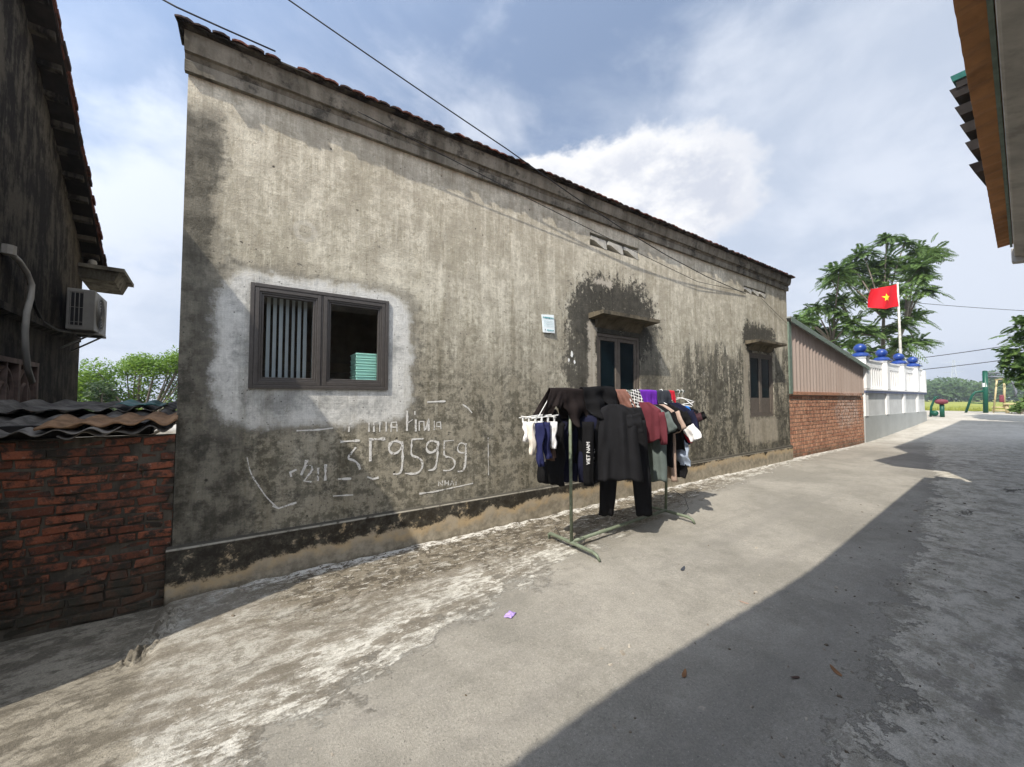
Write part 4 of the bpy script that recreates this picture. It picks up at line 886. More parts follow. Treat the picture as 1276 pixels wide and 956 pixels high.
def shirt(name, lab, mt, x, y, yaw, ztop, w, L, sleeve=.20, sl_ang=32, seed=0, dp=.035, flare=1.06, cat='shirt', long=False, slump=0., fk_=1.):
    ax = Vector((math.cos(yaw), math.sin(yaw), 0)); ay = Vector((-ax.y, ax.x, 0)); o = Vector((x, y, ztop)); m = MB(); n = 48; nv = 34; rings = []
    for j in range(nv+1):
        t = j/nv; z = -L*t**1.15; sh = .36*w
        if -z < sh: k = -z/sh; hw = .32*w + (.68*w)*k**.85
        else: hw = w*(1+(flare-1)*(-z-sh)/(L-sh))
        d = .02 + (dp-.02)*min(1, -z/.25); r = []
        for i in range(n):
            a = 2*math.pi*i/n; ca, sa = math.cos(a), math.sin(a)
            fk = lambda q: 1-2*abs(math.sin(q)); fo = (fk(ca*3.4 + seed + z*.5) + .7*fk(ca*6.1 + seed*1.7 - z*1.2) + .5*math.sin(ca*15+seed+z*3))*.021*fk_*min(1, (-z)/.35)
            fo += .018*mnoise.noise(Vector((ca*2.2, z*5, seed))) + .008*mnoise.noise(Vector((ca*7, z*9, seed+3)))
            q = o + ax*(hw*ca + slump*(-z)) + ay*(math.copysign(abs(sa)**.7, sa)*d + fo) + Vector((0,0,z + t*t*(.022*math.sin(ca*2.6+seed) + .018*ca*math.sin(seed*1.3) + .012*math.sin(ca*7+seed*2)*(1 if sa > 0 else -1)))) + ay*(t*.05*mnoise.noise(Vector((t*1.7, seed, ca*.8))))
            r.append(q)
        rings.append(r)
    tubegrid(m, rings)
    for s in (-1, 1):
        a = R(sl_ang); p0 = o + ax*(s*w*.84) + Vector((0,0,-.36*w-.035)); d = ax*(s*math.sin(a)) + Vector((0,0,-math.cos(a)))
        px2 = (ax*(math.cos(a)*s) + Vector((0,0,math.sin(a))))
        path = [p0 + d*(sleeve*k/8) + ay*(.008*math.sin(k+seed)) for k in range(9)]
        flat_tube(m, path, (.095,.085) if not long else (.085,.05), (.026,.026), px2, ay, 2, .01, seed+s)
    return garment(m.build(name, mt, None, True, 0, .004), lab, cat)
def legs(name, lab, mt, x, y, yaw, zt, zb, sep, hw, seed=0, cat='trousers', dp=(.035,.03)):
    ax = Vector((math.cos(yaw), math.sin(yaw), 0)); ay = Vector((-ax.y, ax.x, 0)); m = MB()
    for s in (-1, 1):
        path = [Vector((x, y, zt + (zb-zt)*k/22)) + ax*(s*(hw[0]*.9 + (sep-hw[0]*.9)*(k/22)**.8)) + ay*(.012*math.sin(k*.5+seed+s)) for k in range(23)]
        flat_tube(m, path, hw, dp, ax, ay, 2, .01, seed+s)
    path = [Vector((x, y, zt + .14 - .18*k/6)) for k in range(7)]
    flat_tube(m, path, (sep*.9, hw[0]*2), (.03,.036), ax, ay, 2, .01, seed)
    return garment(m.build(name, mt, None, True, 0, .004), lab, cat)
FY = math.atan2(-.77, .63)      # plane turned to the lane corner
PY = R(-90)                      # plane square to the bar
# draped on the bar, from its near end
drape('jacket', 'brownish black jacket folded over the near end of the rack bar', M['brownblack'], 2.46, 2.70, .27, .30, -.62, .20, .010, 1.3, 1.3, lambda u: .95-.45*u+.12*math.sin(u*9), .014)
drape('jacket', 'dark brown jacket hanging in a pointed flap next to the near post', M['brownblack'], 2.60, 2.97, .27, .30, .12, .16, .009, 1.4, 2.6, lambda u: .62+.85*math.exp(-((u-.42)/.24)**2) + .5*math.exp(-((u-.9)/.13)**2), .014)
drape('hooded_top', 'bunched black hooded top over the middle of the rack bar', M['black'], 2.92, 3.42, .25, .36, .1, .30, .018, 1.7, 4.2, lambda u: .62+.75*abs(math.sin(u*4.4+.4)), .032, lift=.02)
drape('brown_top', 'brown cloth folded slantwise over the bar next to the check shirt', M['brown'], 3.44, 3.66, .30, .22, .55, .30, .018, 2.5, 5.1, lambda u: .75+.3*u, .012)
drape('check_shirt', 'black and white check shirt hanging from the bar with one sleeve down', M['plaid'], 3.66, 3.92, .30, .25, .22, .28, .02, 2.5, 6.4, lambda u: .62+1.1*math.exp(-((u-.55)/.2)**2), .012)
drape('purple_cloth', 'bright purple cloth folded over the bar', M['purple'], 3.93, 4.27, .165, .16, .06, .12, .005, 2.3, 7.2, lambda u: .92+.16*u, .008)
drape('slate_cloth', 'dark slate grey cloth folded over the bar right of the purple cloth', M['slate'], 4.27, 4.58, .16, .2, .08, .12, .005, 1.7, 8.4, None, .007)
drape('red_cloth', 'small red cloth over the far end of the bar', M['red'], 4.57, 4.68, .14, .1, .05, .1, .006, 1.5, 9.1, lambda u: .6+.55*u, .004)
# trousers
legs('trousers', 'black trousers with one leg hanging low below the clip hanger', M['black'], 2.60, -.92, R(-78), 1.35, .72, .075, (.09,.085), 1)
legs('trousers', 'navy black trousers hanging behind the near post', M['navy'], 2.93, -.98, R(-55), 1.42, .70, .09, (.115,.085), 2)
legs('trousers', 'long charcoal trousers whose legs show under the big black shirt', M['charcoal'], 3.52, -1.12, R(-36), 1.36, .285, .215, (.125,.085), 3)
# facing the lane
sl = shirt('sweatshirt', 'black sweatshirt whose hanging sleeve carries white capital letters', M['black'], 2.99, -1.04, FY, 1.52, .17, .62, .52, 5, 2, .04, 1.0, 'sweatshirt', True)
m = MB(); pth = [Vector((2.895, -1.17, 1.36 - .66*k/14)) + Vector((.004*math.sin(k),0,0)) for k in range(15)]
flat_tube(m, pth, (.062,.05), (.035,.03), (.63,-.77,0), (.77,.63,0), 2, .01, 5); o = m.build('sleeve', M['black'], sl, True, 0, .004)
tc = bpy.data.curves.new('lettering', 'FONT'); tc.body = 'VIET NAM'; tc.size = .052; tc.extrude = .0008; tc.align_x = 'LEFT'; tc.space_character = 1.0
to = bpy.data.objects.new('lettering', tc); COL.objects.link(to); tc.materials.append(M['clothwhite'])
nrm = Vector((-.77,-.63,0)).normalized(); upv = Vector((0,0,1)); rt = upv.cross(nrm).normalized()      # reading direction up, letters lean left
to.matrix_world = Matrix.Translation(Vector((2.895,-1.17,.93)) + nrm*.066 + Vector((.63,-.77,0)).normalized()*.024) @ Matrix(((upv.x, -.63, nrm.x, 0), (upv.y, .77, nrm.y, 0), (upv.z, 0, nrm.z, 0), (0,0,0,1)))
bpy.context.view_layer.update(); mw = to.matrix_world.copy(); lm_ = bpy.data.meshes.new_from_object(to.evaluated_get(bpy.context.evaluated_depsgraph_get())); bpy.data.objects.remove(to); bpy.data.curves.remove(tc)
lm_.transform(mw); lm_.materials.clear(); lm_.materials.append(M['clothwhite']); to = bpy.data.objects.new('lettering', lm_); COL.objects.link(to); to.parent = o
big = shirt('black_shirt', 'big plain black short-sleeved shirt facing the lane in front of the others', M['charcoal'], 3.20, -1.27, FY, 1.54, .195, .80, .20, 11, 7, .055, 1.42, fk_=1.9)
m = MB(); rr = random.Random(4)
axv = Vector((.63,-.77,0)).normalized()
for k in range(16):
    z = 1.08 - .022*k; a = Vector((3.20,-1.27,z)) - axv*(.205 + .03*k/16 + rr.uniform(-.012,.012)) + nrm*.075; b = a + Vector((0,0,-.018)) + axv*rr.uniform(-.02,.02); m.tube([a, (a+b)/2 + axv*rr.uniform(-.008,.008), b], .0032, 4)
m.build('white_script', M['clothwhite'], big)
# square to the bar, towards the far end
shirt('maroon_shirt', 'maroon shirt hanging square to the bar beside the check sleeve', M['maroon'], 3.88, -1.10, PY, 1.56, .25, .46, .36, 12, 11, .05, 1.0, long=True)
shirt('grey_green_shirt', 'long grey green short-sleeved shirt hanging next to the maroon shirt', M['greengrey'], 4.02, -1.06, PY, 1.53, .25, .92, .22, 30, 12, .045, 1.05)
shirt('black_shirt', 'black shirt hanging between the grey green and tan shirts', M['black'], 4.14, -1.05, PY, 1.53, .25, .72, .22, 28, 13, .045)
shirt('tan_shirt', 'tan pinkish shirt hanging right of the black shirts', M['tan'], 4.25, -1.05, PY, 1.53, .235, .90, .22, 30, 14, .04)
shirt('white_sleeved_shirt', 'black shirt with white lower sleeves hanging over pale denim', M['black'], 4.40, -1.05, PY, 1.53, .25, .55, .17, 30, 15, .05)
wsh = [o for o in COL.objects if o.name.startswith('white_sleeved_shirt')][0]
for s in (-1, 1):
    ya = -1.05 + s*.30; m_ = [Vector((4.40, ya + s*.025*k, 1.255 - .028*k)) for k in range(6)]; m = MB(); flat_tube(m, m_, (.088,.082), (.032,.03), (0,.8*s,.5), (1,0,0), 2, .01, s)
    m.build('sleeve', M['clothwhite'], wsh, True, 0, .004)
legs('denim_shorts', 'pale blue denim shorts hanging below the white-sleeved shirt', M['denim'], 4.44, -1.12, PY, 1.05, .78, .10, (.11,.12), 4, 'shorts')
legs('black_shorts', 'black shorts hanging lowest behind the pale denim', M['black'], 4.47, -1.10, PY, .9, .62, .085, (.10,.105), 5, 'shorts')
shirt('navy_shirt', 'dark navy top with a red trim near the far end of the rack', M['navy'], 4.56, -1.04, PY, 1.55, .245, .52, .26, 24, 16, .05)
m = MB()
flat_tube(m, [Vector((4.50, -1.26-.008*q, 1.27 - .03*q)) for q in range(8)], (.05,.035), (.03,.02), (0,1,0), (1,0,0), 2, .01, 1)
garment(m.build('red_trimmed_sock', M['red'], None, True, 0, .004), 'small red garment hanging against the dark navy top', 'sock')
legs('blue_shorts', 'royal blue cloth hanging narrow under the white hangers', M['royal'], 4.86, -1.06, R(-60), 1.36, 1.05, .03, (.05,.035), 6, 'clothing')
shirt('black_vest', 'small black garment hanging furthest along the rack bar', M['black'], 4.98, -1.02, R(-70), 1.47, .12, .36, .10, 25, 18, .03)
shirt('brown_top', 'dark wine coloured top hanging behind the blue cloth', M['darkwine'], 4.92, -1.0, R(-75), 1.46, .13, .34, .10, 25, 19, .03)

def hanger(x, y, yaw, lab, w=.2, tilt=0., zt=None, drop=0.):
    ax = Vector((math.cos(yaw), math.sin(yaw), 0)); o = Vector((x, by(x) if y is None else y, zt or 1.70)); m = MB()
    hk = [o + ax*(.022*math.cos(t)) + Vector((0,0,.0 + .022*math.sin(t))) for t in [math.pi*1.05 - k*math.pi*1.2/8 for k in range(9)]]
    c = o + Vector((0,0,-.085)); m.tube(hk + [o + Vector((0,0,-.04)) , c], .004, 6)
    a = c - ax*w + Vector((0,0,-.085 - tilt)); b = c + ax*w + Vector((0,0,-.085 + tilt)); dz = Vector((0,0,drop)); a -= dz; b -= dz; c = c - dz
    m.tube([c, c.lerp(a,.5)+Vector((0,0,.008)), a, a + Vector((0,0,-.015)) + ax*.02, b + Vector((0,0,-.015)) - ax*.02, b, c.lerp(b,.5)+Vector((0,0,.008)), c], .0055, 6)
    return tag(m.build('clothes_hanger', M['hanger'], None, True), lab, 'hanger', 'white clothes hangers')
hanger(4.80, None, R(-50), 'white plastic hanger tilted outward at the far end of the bar', .2, .03)
hanger(4.90, None, R(-105), 'white plastic hanger hanging last on the bar carrying the blue cloth', .19, -.02)
hanger(4.40, None, PY, 'white plastic hanger holding the white-sleeved shirt', .16, 0, None, .05)
# clip hanger with small washing
cx, cy, cz = 2.28, -1.12, 1.425
m = MB()
for dy in (-.10, 0, .10): m.tube([(cx-.14, cy+dy+.02, cz-.01), (cx+.15, cy+dy-.02, cz+.02)], .0045, 6)
for dx in (-.12, .13): m.tube([(cx+dx, cy-.11, cz), (cx+dx, cy+.11, cz+.005)], .0045, 6)
m.tube([(cx, cy, cz), (cx+.12, cy+.02, cz+.14), (2.53, by(2.53), 1.71), (2.54, by(2.54)+.03, 1.69)], .004, 6)
for i in range(4):
    for dy in (-.10, 0, .10): m.box(cx-.115+.075*i, cx-.103+.075*i, cy+dy-.006, cy+dy+.006, cz-.05, cz)
tag(m.build('clip_hanger', M['hanger']), 'white clip hanger full of small washing at the near end of the rack', 'hanger')
SM = [(-.10,.08,'clothwhite','small white sock at the back left of the clip hanger',.04,.19), (.08,.07,'navyblue','small navy sock at the back of the clip hanger',.045,.27), (-.005,-.02,'clothwhite','white sock half hidden between the navy garments',.04,.31), (-.13,-.05,'cream','cream undergarment hanging first on the clip hanger',.055,.30), (-.075,-.10,'navyblue','navy undergarment hanging lowest among the clipped washing',.06,.40), (-.03,.06,'clothwhite','white undergarment between the navy ones',.05,.22),
      (.02,-.09,'navyblue','second navy undergarment right of the white one',.058,.34), (.055,.03,'clothwhite','white sock hanging at the back of the clip hanger',.045,.38), (.10,-.08,'clothwhite','white undergarment hanging last, nearest the post',.062,.25), (.145,.02,'lace','dark brown lace garment nearest the post',.06,.36), (.12,-.02,'lace','brown lace garment under the last white one',.055,.37)]
for i, (dx, dy, mt, lab, hw, L) in enumerate(SM):
    m = MB(); pth = [Vector((cx+dx+.004*math.sin(k*1.3+i), cy+dy-.006*k*.4, cz-.045-L*k/12)) for k in range(13)]
    flat_tube(m, pth, (hw*.62, hw*.58), (.02,.032), (.63,-.77,0), (.77,.63,0), 2, .012, i*1.7, 28, .9)
    garment(m.build('undergarment', M[mt], None, True, 0, .003), lab, 'undergarment', 'small washing on the clip hanger')

# ------------------------------------------------------------------ litter on the lane
def leaf(x, y, L, a, lab, mt='deadleaf', name='dead_leaf', cat='leaf', grp='dead leaves on the lane'):
    z = gz(x, y)+gdetail(x, y)+.004; m = MB()
    def f(u, v):
        t = (u-.5)*2; w = .30*math.sqrt(max(0, 1-t*t))*(1-.3*t)*(v-.5)*2; X = L*(t*math.cos(a) - w*math.sin(a))*.5; Y = L*(t*math.sin(a) + w*math.cos(a))*.5
        return (x+X, y+Y, z + L*.09*(t*t*.8 + w*w*2 + .5*t) )
    return tag(m.grid(8, 6, f).build(name, M[mt], None, True, 0, .001), lab, cat, grp)
leaf(2.06, -2.74, .075, .4, 'curled brown dead leaf lying in the shade on the asphalt'); leaf(3.14, -2.556, .07, 1.9, 'pale curled leaf at the shadow edge on the lane', 'tan'); leaf(3.29, -1.963, .10, .3, 'flat dark leaf lying on the sunlit lane before the rack', 'slate')
leaf(2.80, -3.21, .09, .9, 'thin dark leaf at the edge of the shaded concrete')
leaf(2.55, -3.10, .06, 2.7, 'small dark leaf in the shade left of the thin leaf', 'lace')
zp = gz(1.58,-1.685)+gdetail(1.58,-1.685)+.006
def pk(u, v):
    X = (u-.5)*.085; Y = (v-.5)*.06; a = .5; return (1.58+X*math.cos(a)-Y*math.sin(a), -1.685+X*math.sin(a)+Y*math.cos(a), zp + .012*(1-(2*u-1)**2)*(1-(2*v-1)**2) + .004*math.sin(u*9+v*5))
tag(MB().grid(10, 8, pk).build('wrapper', M['packet'], None, True, 0, .001), 'crumpled purple and white wrapper lying on the sunlit lane', 'wrapper')
# fine grit and leaf crumbs swept against the wall foot and lane edges
gm = MB(); rg = random.Random(77)
for k in range(900):
    if rg.random() < .6: x = rg.uniform(-.4, 10.5); y = -.06 - abs(rg.gauss(0, .22))
    else: x = rg.uniform(.2, 9); y = -3.3 + .06*x + rg.gauss(0, .5)
    if y < -3.95: continue
    z = gz(x, y) + gdetail(x, y); s_ = rg.uniform(.003, .010)*(1 if rg.random() > .06 else 2); a = rg.uniform(0, 6.28); ca, sa = math.cos(a), math.sin(a); l = rg.uniform(.6, 1.8)
    P4 = [(x+s_*l*(i*ca - .6*j*sa)*rg.uniform(.6,1), y+s_*l*(i*sa + .6*j*ca)*rg.uniform(.6,1)) for i, j in ((-1,-1),(1,-1),(1,1),(-1,1))]
    gm.hexa([(px, py, z-.002) for px, py in P4] + [(x+(px-x)*.7, y+(py-y)*.7, z+s_*rg.uniform(.4,.9)) for px, py in P4])
tag(gm.build('grit', M['grit']), kind='stuff')
# ------------------------------------------------------------------ trees
def limb(m, a, b, r0, r1, bend=.12, seed=0, n=8):
    a, b = Vector(a), Vector(b); L = (b-a).length; side = Vector((mnoise.noise(Vector((seed,1,0))), mnoise.noise(Vector((seed,2,0))), .4))*L*bend
    m.tube([a.lerp(b, k/n) + side*math.sin(math.pi*k/n) for k in range(n+1)], [r0 + (r1-r0)*k/n for k in range(n+1)], 6, False)
def frond(m, o, d, L, rr, npair=13, lw=.035, ll=.20, droop=.45):
    d = d.normalized(); side = d.cross(Vector((0,0,1))); side = side.normalized() if side.length > .05 else Vector((1,0,0)); roll = rr.uniform(-.5,.5)
    side = (side*math.cos(roll) + d.cross(side)*math.sin(roll)).normalized(); P = []
    for k in range(npair+1):
        t = k/npair; P.append(o + d*(L*t) + Vector((0,0,-droop*L*t*t)))
    for k in range(1, npair+1):
        t = k/npair; lk = ll*(math.sin(math.pi*(.15+.8*t))**.7); ax = (P[k]-P[k-1]).normalized()
        for s in (-1, 1):
            q = side*s*.86 + ax*.5 + Vector((0,0,-.22+rr.uniform(-.15,.15))); tip = P[k] + q*lk; w = ax*lw*.5
            m.add([P[k]-w, P[k]+q*lk*.5+w*1.5, tip, P[k]+q*lk*.5-w*1.2], [(0,3,2,1)])
def frond_tree(name, lab, base, fork, clumps, lm, nf=16, L=1.0, ll=.2, lw=.05, seed=1, tr=.16, grp=None):
    rr = random.Random(seed); t = thing(name, lab, 'tree', base, grp); tm = MB(); base = Vector(base)
    limb(tm, base, fork[0], tr, tr*.7, .04, seed); forks = [Vector(f) for f in fork]
    for i in range(1, len(forks)): limb(tm, forks[0], forks[i], tr*.62, tr*.32, .08, seed+i)
    lv = MB()
    for ci, (c, s) in enumerate(clumps):
        c = Vector(c); f = min(forks[1:] or forks, key=lambda q: (q-c).length + (2 if q.z > c.z else 0)); limb(tm, f, c, tr*.26, .018, .14, seed+ci*3)
        for k in range(int(nf*s)):
            a = rr.uniform(0, 6.283); el = rr.gauss(.30, .42); d = Vector((math.cos(a)*math.cos(el), math.sin(a)*math.cos(el), math.sin(el)))
            o = c + Vector((rr.gauss(0,.16), rr.gauss(0,.16), rr.gauss(0,.14)))*s
            frond(lv, o, d, L*s*rr.uniform(.6, 1.1), rr, 13, lw, ll*(.6+.4*s), rr.uniform(.3,.62))
    tm.build('trunk', M['bark'], t, True); lv.build('crown', lm, t)
    return t
CL = [[[29.07, 1.74, 10.53], 0.76], [[30.45, 1.27, 10.46], 0.76], [[31.46, 0.81, 10.07], 0.95], [[32.73, 0.53, 10.06], 0.855], [[28.46, 2.63, 9.82], 0.855], [[28.66, 3.23, 9.39], 0.855], [[24.53, 2.62, 8.06], 0.855], [[25.94, 3.36, 8.09], 0.76], [[29.91, 2.46, 9.32], 0.855], [[29.39, 1.68, 9.31], 0.855], [[31.35, 1.33, 9.27], 0.95], [[28.42, 0.3, 8.48], 0.855], [[25.77, 3.56, 6.61], 0.855], [[24.33, 3.68, 6.36], 0.6649999999999999], [[26.57, 3.29, 7.02], 0.855], [[25.02, 4.5, 6.07], 0.6649999999999999], [[23.21, 3.58, 5.45], 0.6649999999999999], [[25.83, 2.59, 5.58], 0.855], [[26.73, 2.24, 5.2], 0.95], [[27.87, 3.92, 5.47], 0.855], [[29.47, 2.27, 5.2], 0.95], [[27.74, 1.09, 5.42], 0.855], [[31.33, 1.09, 6.41], 0.855], [[28.57, 0.37, 7.19], 0.76], [[30.31, 0.99, 8.24], 0.855], [[25.42, 2.58, 4.29], 0.95], [[27.12, 0.95, 4.39], 0.95], [[27.16, 4.24, 5.26], 0.855], [[28.74, 0.49, 7.96], 0.6649999999999999], [[27.6, 1.31, 7.26], 0.855], [[29.71, 2.79, 8.42], 0.855], [[28.88, 2.98, 7.39], 0.76], [[27.52, 1.69, 6.35], 0.855], [[31.52, 1.55, 7.18], 0.76], [[30.11, 0.99, 4.77], 0.855], [[29.17, 1.99, 8.44], 0.855], [[26.69, 2.04, 3.98], 0.95], [[30.79, 2.11, 4.17], 0.95], [[27.43, 3.21, 8.23], 0.76], [[29.16, 3.08, 8.97], 0.76], [[27.01, 4.41, 5.55], 0.76], [[25.63, 3.02, 6.06], 0.57]]
frond_tree('feathery_tree', 'tall feathery-leaved tree behind the boundary wall and flag', (28.6, 1.9, -.4), [(28.5,2.0,2.6),(27.6,2.9,5.2),(28.6,1.9,6.0),(29.3,1.2,5.6),(26.6,3.6,4.6)], CL, M['leaf'], 40, 1.05, .27, .065, 3, .2)
frond_tree('feathery_tree', 'feathery tree whose branches reach in from the right frame edge', (26.4, -4.4, .4), [(26.2,-4.2,2.6),(26.0,-3.7,3.4),(26.6,-4.4,3.7)],
   [((26.3,-2.45,3.45),.9),((26.0,-2.55,2.9),.9),((26.5,-2.75,4.1),1.),((26.2,-2.75,2.6),.9),((25.9,-2.9,3.5),1.),((26.6,-3.0,4.7),1.1),((26.1,-3.2,2.6),1.1),((26.3,-3.5,4.4),1.2),((26,-3.6,3.4),1.2)], M['leaf'], 34, .62, .22, .065, 8, .14)
def leafball(m, c, r, n, s, rr, squash=.8):
    for _ in range(n):
        v = Vector((rr.gauss(0,1), rr.gauss(0,1), rr.gauss(0,1))).normalized(); q = Vector(c) + Vector((v.x, v.y, v.z*squash))*r*rr.uniform(.35, 1.05)
        a = Vector((rr.gauss(0,1), rr.gauss(0,1), rr.gauss(0,.6))).normalized(); b = a.orthogonal().normalized(); L = s*rr.uniform(.6, 1.3); w = L*.42
        m.add([q-a*L*.5, q+b*w*.5, q+a*L*.5, q-b*w*.5], [(0,1,2,3)])
def bush(name, lab, base, blobs, lm, dens, leaf_s, seed, cat='tree', grp=None):
    rr = random.Random(seed); t = thing(name, lab, cat, base, grp); m = MB(); tm = MB()
    for (x, y, z, r) in blobs:
        leafball(m, (x,y,z), r, int(dens*r*r), leaf_s, rr); limb(tm, base, (x,y,z), .05, .015, .08, seed+x)
    m.build('crown', lm, t); tm.build('trunk', M['bark'], t, True); return t
rr = random.Random(21); bl = []
for k in range(30):
    u = rr.random(); x = -5.4 + 4.2*u; y = 15.6 - 1.0*u + rr.uniform(-.6,.8); top = 2.15 + 1.05*math.sin(min(1, u*1.25)*1.6); bl.append((x, y, rr.uniform(.9, top-.1), rr.uniform(.4, .7)))
for (x, y, z, r) in ((-3.3,15,2.95,.4),(-2.9,14.6,2.75,.45),(-2.2,14.4,3.0,.45),(-2.5,14.4,2.8,.5),(-3.8,15.3,2.6,.4),(-1.7,14.1,2.9,.5)): bl.append((x,y,z,r))
bush('leafy_tree', 'sunlit bright green tree seen in the gap between the two houses', (-3.4,15,0), bl, M['leaf2'], 1900, .11, 5)
bush('dark_shrub', 'dark shrub at the foot of the gable house corner', (-4.0,13.2,0), [(-4.1+.3*rr.random(), 13.3-.5*rr.random(), 1.2+.8*rr.random(), .4) for _ in range(6)], M['leaf3'], 800, .13, 6, 'shrub')
bush('lane_plant', 'small spiky plant growing at the end of the lane by the right frame edge', (31.2,-2.35,.82), [(31.2,-2.4,1.2,.35),(31.4,-2.6,1.5,.35),(31.3,-2.1,1.05,.25)], M['leaf'], 900, .22, 7, 'plant')
# behind the boundary wall, beyond the field
bush('field_tree', 'small open-crowned tree standing at the field edge beyond the boundary wall', (46,5.4,.4), [(46,6.6,3.4,.6),(46.3,4.6,2.7,.7),(45.6,5.8,1.6,.8),(46,5.2,2.2,.5),(46,6.4,1.1,.9),(45.8,7.2,2.4,.7)], M['leaf3'], 300, .26, 9)
def treeline(u, seed): return 9 + 5*mnoise.noise(Vector((u*9, seed, 0))) + 4*abs(mnoise.noise(Vector((u*31, seed, 2))))
tl = MB(); rr = random.Random(33)
for k in range(420):
    y = -190 + 300*rr.random(); x = 235 + rr.uniform(-14,25); h = max(2.5, treeline(y/100, 4)); c = (x, y, h*.5)
    leafball(tl, c, h*.55, 130, 1.6, rr, .9)
tag(tl.build('treeline', M['leaf4']), kind='stuff')
for (y, h, lab) in ((14, 11, 'round-crowned tree standing up from the far treeline below the pylon'), (-1.5, 14, 'tall palm-like tree in the far treeline left of the exercise frame')):
    rr2 = random.Random(int(y)); t = thing('distant_tree', lab, 'tree', (232, y, 0)); m = MB(); 
    for k in range(7): leafball(m, (232+rr2.uniform(-2,2), y+rr2.gauss(0,2), h-2+rr2.gauss(0,1.2)), 2.2, 110, 1.3, rr2)
    m.build('crown', M['leaf4'], t); MB().tube([(232,y,0),(232,y,h-1)], .35, 6).build('trunk', M['bark'], t)
tag(MB().grid(40, 6, lambda u, v: (520 + 120*v, -260 + 560*u, (1-(2*v-1)**2)*(22*math.exp(-((u-.605)/.028)**2) + 13*math.exp(-((u-.2)/.2)**2) + 4*mnoise.noise(Vector((u*12,0,0)))+2))).build('hill', M['hill'], smooth=True), kind='structure')
tw = thing('pylon', 'faint steel power pylon far across the rice field', 'pylon', (378,42,0)); m = MB()
for sx, sy in ((-1,-1),(1,-1),(1,1),(-1,1)): m.tube([(378+2.6*sx,42+2.6*sy,0),(378+.8*sx,42+.8*sy,19),(378+.3*sx,42+.3*sy,27)], .16, 4)
for k in range(9):
    z = k*3; w0 = 2.6-.09*z; w1 = 2.6-.09*(z+3); m.tube([(378,42-w0,z),(378,42+w1,z+3)], .1, 4); m.tube([(378,42+w0,z),(378,42-w1,z+3)], .1, 4)
m.build('lattice', M['tower'], tw); m = MB()
for z in (19, 22.5, 25.5): m.tube([(378,42-4.5,z),(378,42+4.5,z)], .14, 4)
m.build('cross_arm', M['tower'], tw)

# ------------------------------------------------------------------ outdoor exercise equipment at the end of the lane
g = thing('pull_up_station', 'dark green steel exercise post with top rungs and a slanting brace', 'exercise equipment', (31.6,-1.25,.85))
MB().tube([(31.62,-1.22,.82),(31.60,-1.26,3.0)], .095, 10).lathe((31.6,-1.26,3.0),[(.1,0),(.08,.05),(.02,.07)],10).build('post', M['gymgreen'], g, True)
MB().lathe((31.61,-1.24,2.22),[(.1,0),(.1,.2)],10).build('label_band', M['white'], g)
MB().tube([(31.4,-.56,.82),(31.4,-.80,1.75),(31.45,-.92,1.95),(31.58,-1.2,2.0)], .05, 8).build('brace', M['gymgreen'], g, True)
MB().tube([(31.5,-.75,1.38),(31.62,-1.2,1.36)], .03, 6).build('cross_bar', M['gymgreen'], g, True)
for z, e in ((2.92,.0),(2.72,.02)): MB().tube([(31.6,-1.3,z),(31.75,-1.75,z+.02),(31.85,-1.95,z-.1+e),(31.9,-2.1,z-.35)], .035, 6).build('rung', M['gymgrey'], g, True)
y_ = thing('chest_press', 'cream steel exercise seat with maroon backrest beside the green frame', 'exercise equipment', (32.0,-1.75,.85))
MB().tube([(31.9,-1.45,.86),(31.75,-1.62,2.55)], .035, 8).tube([(31.9,-1.80,1.15),(31.85,-1.86,2.7)], .045, 8).tube([(31.8,-1.55,2.58),(31.9,-2.0,2.65)], .04, 8).build('upright', M['gymyellow'], y_, True)
MB().tube([(31.9,-1.90,.83),(31.9,-1.88,1.35)], .07, 8).build('leg', M['gymyellow'], y_, True); MB().tube([(31.9,-1.4,1.0),(31.9,-1.9,1.0)], .045, 8).tube([(31.9,-1.4,1.15),(31.9,-1.9,1.15)], .04, 8).build('foot_bar', M['gymyellow'], y_, True)
MB().box(31.75,32.1,-2.28,-1.78,1.30,1.36).build('seat', M['gymyellow'], y_, bevel=.02); MB().box(31.78,32.05,-1.82,-1.66,1.42,1.80).build('backrest', M['gymred'], y_, bevel=.04)
MB().tube([(31.9,-1.95,2.68),(31.9,-2.12,2.35),(31.9,-2.2,1.95),(31.9,-2.16,1.7)], .04, 8).build('handle', M['gymgrey'], y_, True)
b = thing('exercise_bike', 'small green exercise bike with a round maroon seat pad by the boundary wall', 'exercise equipment', (28.1,-.1,.78))
MB().box(27.9,28.3,-.30,.22,.60,.68).build('base', M['gymgreen'], b, bevel=.01); MB().tube([(28.1,-.18,.66),(28.1,-.18,1.32)], .085, 8).build('post', M['gymgreen'], b, True)
MB().lathe((28.1,-.17,1.32),[(.06,0),(.2,.05),(.24,.14),(.2,.22),(.05,.26)],14).build('seat', M['gymred'], b, True)
MB().tube([(28.1,.22,.7),(28.1,.18,1.2),(28.1,.05,1.6),(28.1,.0,1.68)], .045, 8).tube([(28.1,.1,1.68),(28.1,-.1,1.7)], .03, 6).build('handlebar', M['gymgreen'], b, True)
MB().tube([(28.05,.08,.88),(28.15,.08,.88)], .14, 14).build('flywheel', M['gymgreen'], b, True)

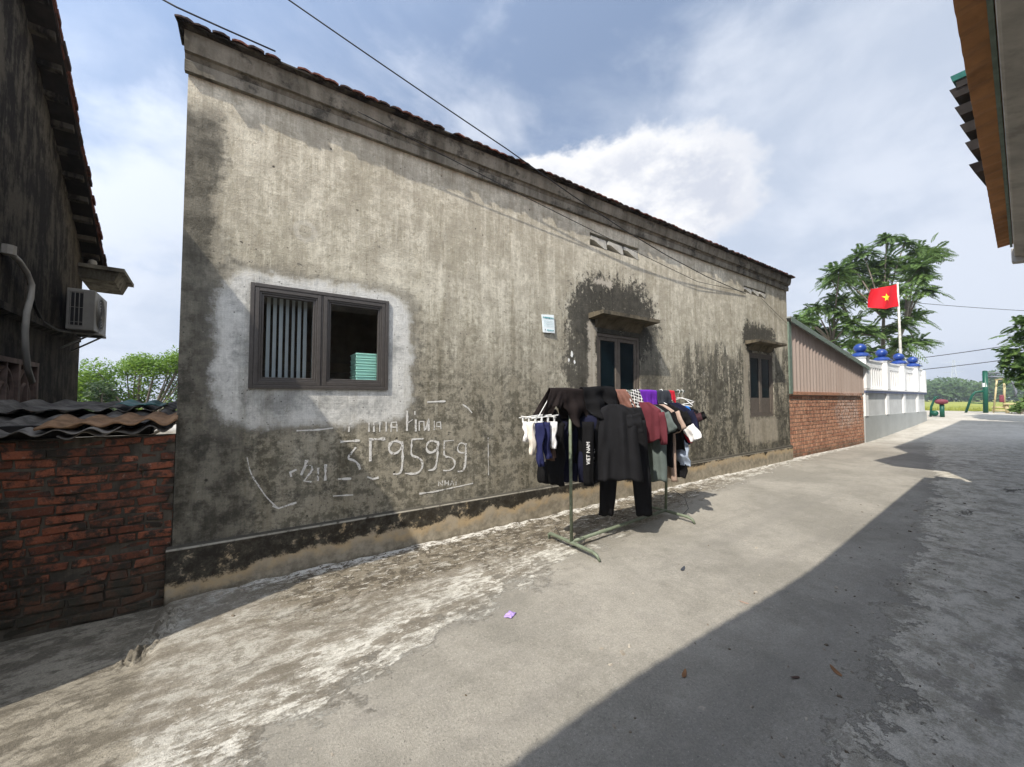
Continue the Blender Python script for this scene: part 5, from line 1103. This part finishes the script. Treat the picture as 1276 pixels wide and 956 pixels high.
# ------------------------------------------------------------------ light
sd = Vector((.72, .30, -.855)).normalized()
sun = bpy.data.lights.new('sun', 'SUN'); sun.energy = SUN_E; sun.angle = R(.55); sun.color = (1., .93, .82)
so = bpy.data.objects.new('sun', sun); COL.objects.link(so); so.rotation_euler = sd.to_track_quat('-Z', 'Y').to_euler()
W = bpy.data.worlds.new('World'); SC.world = W; W.use_nodes = True; T = Tree(W.node_tree); bgn = W.node_tree.nodes['Background']
sky = T.new('ShaderNodeTexSky'); sky.sky_type = 'NISHITA'; sky.sun_disc = False; sky.sun_elevation = math.asin(-sd.z); sky.sun_rotation = math.atan2(-sd.x, -sd.y); sky.air_density = 1.; sky.dust_density = 1.2; sky.ozone_density = 1.5
tc = T.new('ShaderNodeTexCoord'); sp = T.new('ShaderNodeSeparateXYZ'); W.node_tree.links.new(tc.outputs['Generated'], sp.inputs[0])
dx, dy, dz = (V(T, sp.outputs[i]) for i in range(3))
el = T.math('ARCSINE', dz); az = T.math('ARCTAN2', dy, dx)          # azimuth from +X towards +Y
k = 1/(T.mx(dz, 0.)+.22); flat = T.xyz(dx*k, dy*k, .0)
D3 = T.xyz(dx, dy, dz*1.6)
n1 = T.noise(flat, 1.15, 9, .56, .35); n2 = T.noise(D3, 3.4, 9, .58, .3); n3 = T.noise(D3, 9, 9, .64); n4 = T.noise(D3, 2.0, 6, .5)
def ell(a0, e0, ra, re): 
    qa = (az-a0)/ra; qe = (el-e0)/re; return 1 - T.math('SQRT', qa*qa+qe*qe) + (n2-.5)*.75 + (n3-.5)*.75
wisp = T.ss(n1 + T.ss(el, .85, .1)*.16, .47, .70)
sheet = T.ss(n1*.5+n2*.3+n4*.2 + T.ss(el, .62, .12)*.16 + T.ss(az, .85, .2)*.17, .48, .64)
hv = T.mx(ell(*HEAP1), ell(*HEAP2)); heap = T.ss(hv, -.02, .20)*T.ss(az + (n4-.5)*.6, .08, .44)
skyc = V(T, sky.outputs[0])
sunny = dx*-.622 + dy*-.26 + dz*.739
hz = T.mix(T.ss(el, .6, .0)*.6 + .24, skyc, HAZE_C)
c = T.mix(T.mx(wisp*.6, sheet*.88), hz, T.mix(T.ss(n2*.6 + n4*.6 + (n1-.5)*.4, .50, .70), CL_GREY, CL_PALE))
core = T.sat(T.ss(hv, .12, .62)*.8 + T.ss(az + (n2-.5)*.4, .70, .45)*.45 + T.ss(el + (n2-.5)*.2, .46, .34)*.5)
c = T.mix(heap, c, T.mix(core*T.ss(n3*.5 + n2*.5, .38, .55), CL_WHITE, CL_GREY2))
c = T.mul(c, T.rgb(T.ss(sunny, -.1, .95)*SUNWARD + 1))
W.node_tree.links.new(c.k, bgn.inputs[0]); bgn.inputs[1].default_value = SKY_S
SC.view_settings.view_transform = 'Standard'; SC.view_settings.look = 'None'; SC.view_settings.exposure = EXPO; SC.view_settings.gamma = 1
SC.view_settings.use_curve_mapping = False
SC.cycles.max_bounces = 8; SC.cycles.transparent_max_bounces = 16; SC.cycles.use_denoising = True

hm = bpy.data.materials.new('haze'); hm.use_nodes = True; hn = hm.node_tree; hn.nodes.remove(hn.nodes['Principled BSDF'])
pv = hn.nodes.new('ShaderNodeVolumePrincipled'); pv.inputs['Color'].default_value = (.86,.92,1,1); pv.inputs['Density'].default_value = HAZE_D; pv.inputs['Anisotropy'].default_value = .35
hn.links.new(pv.outputs[0], hn.nodes['Material Output'].inputs['Volume'])
if HAZE_D > 0: tag(MB().box(-60, 760, -540, 540, -1.6, 42).build('haze', hm), kind='stuff')
SC.cycles.volume_bounces = 0
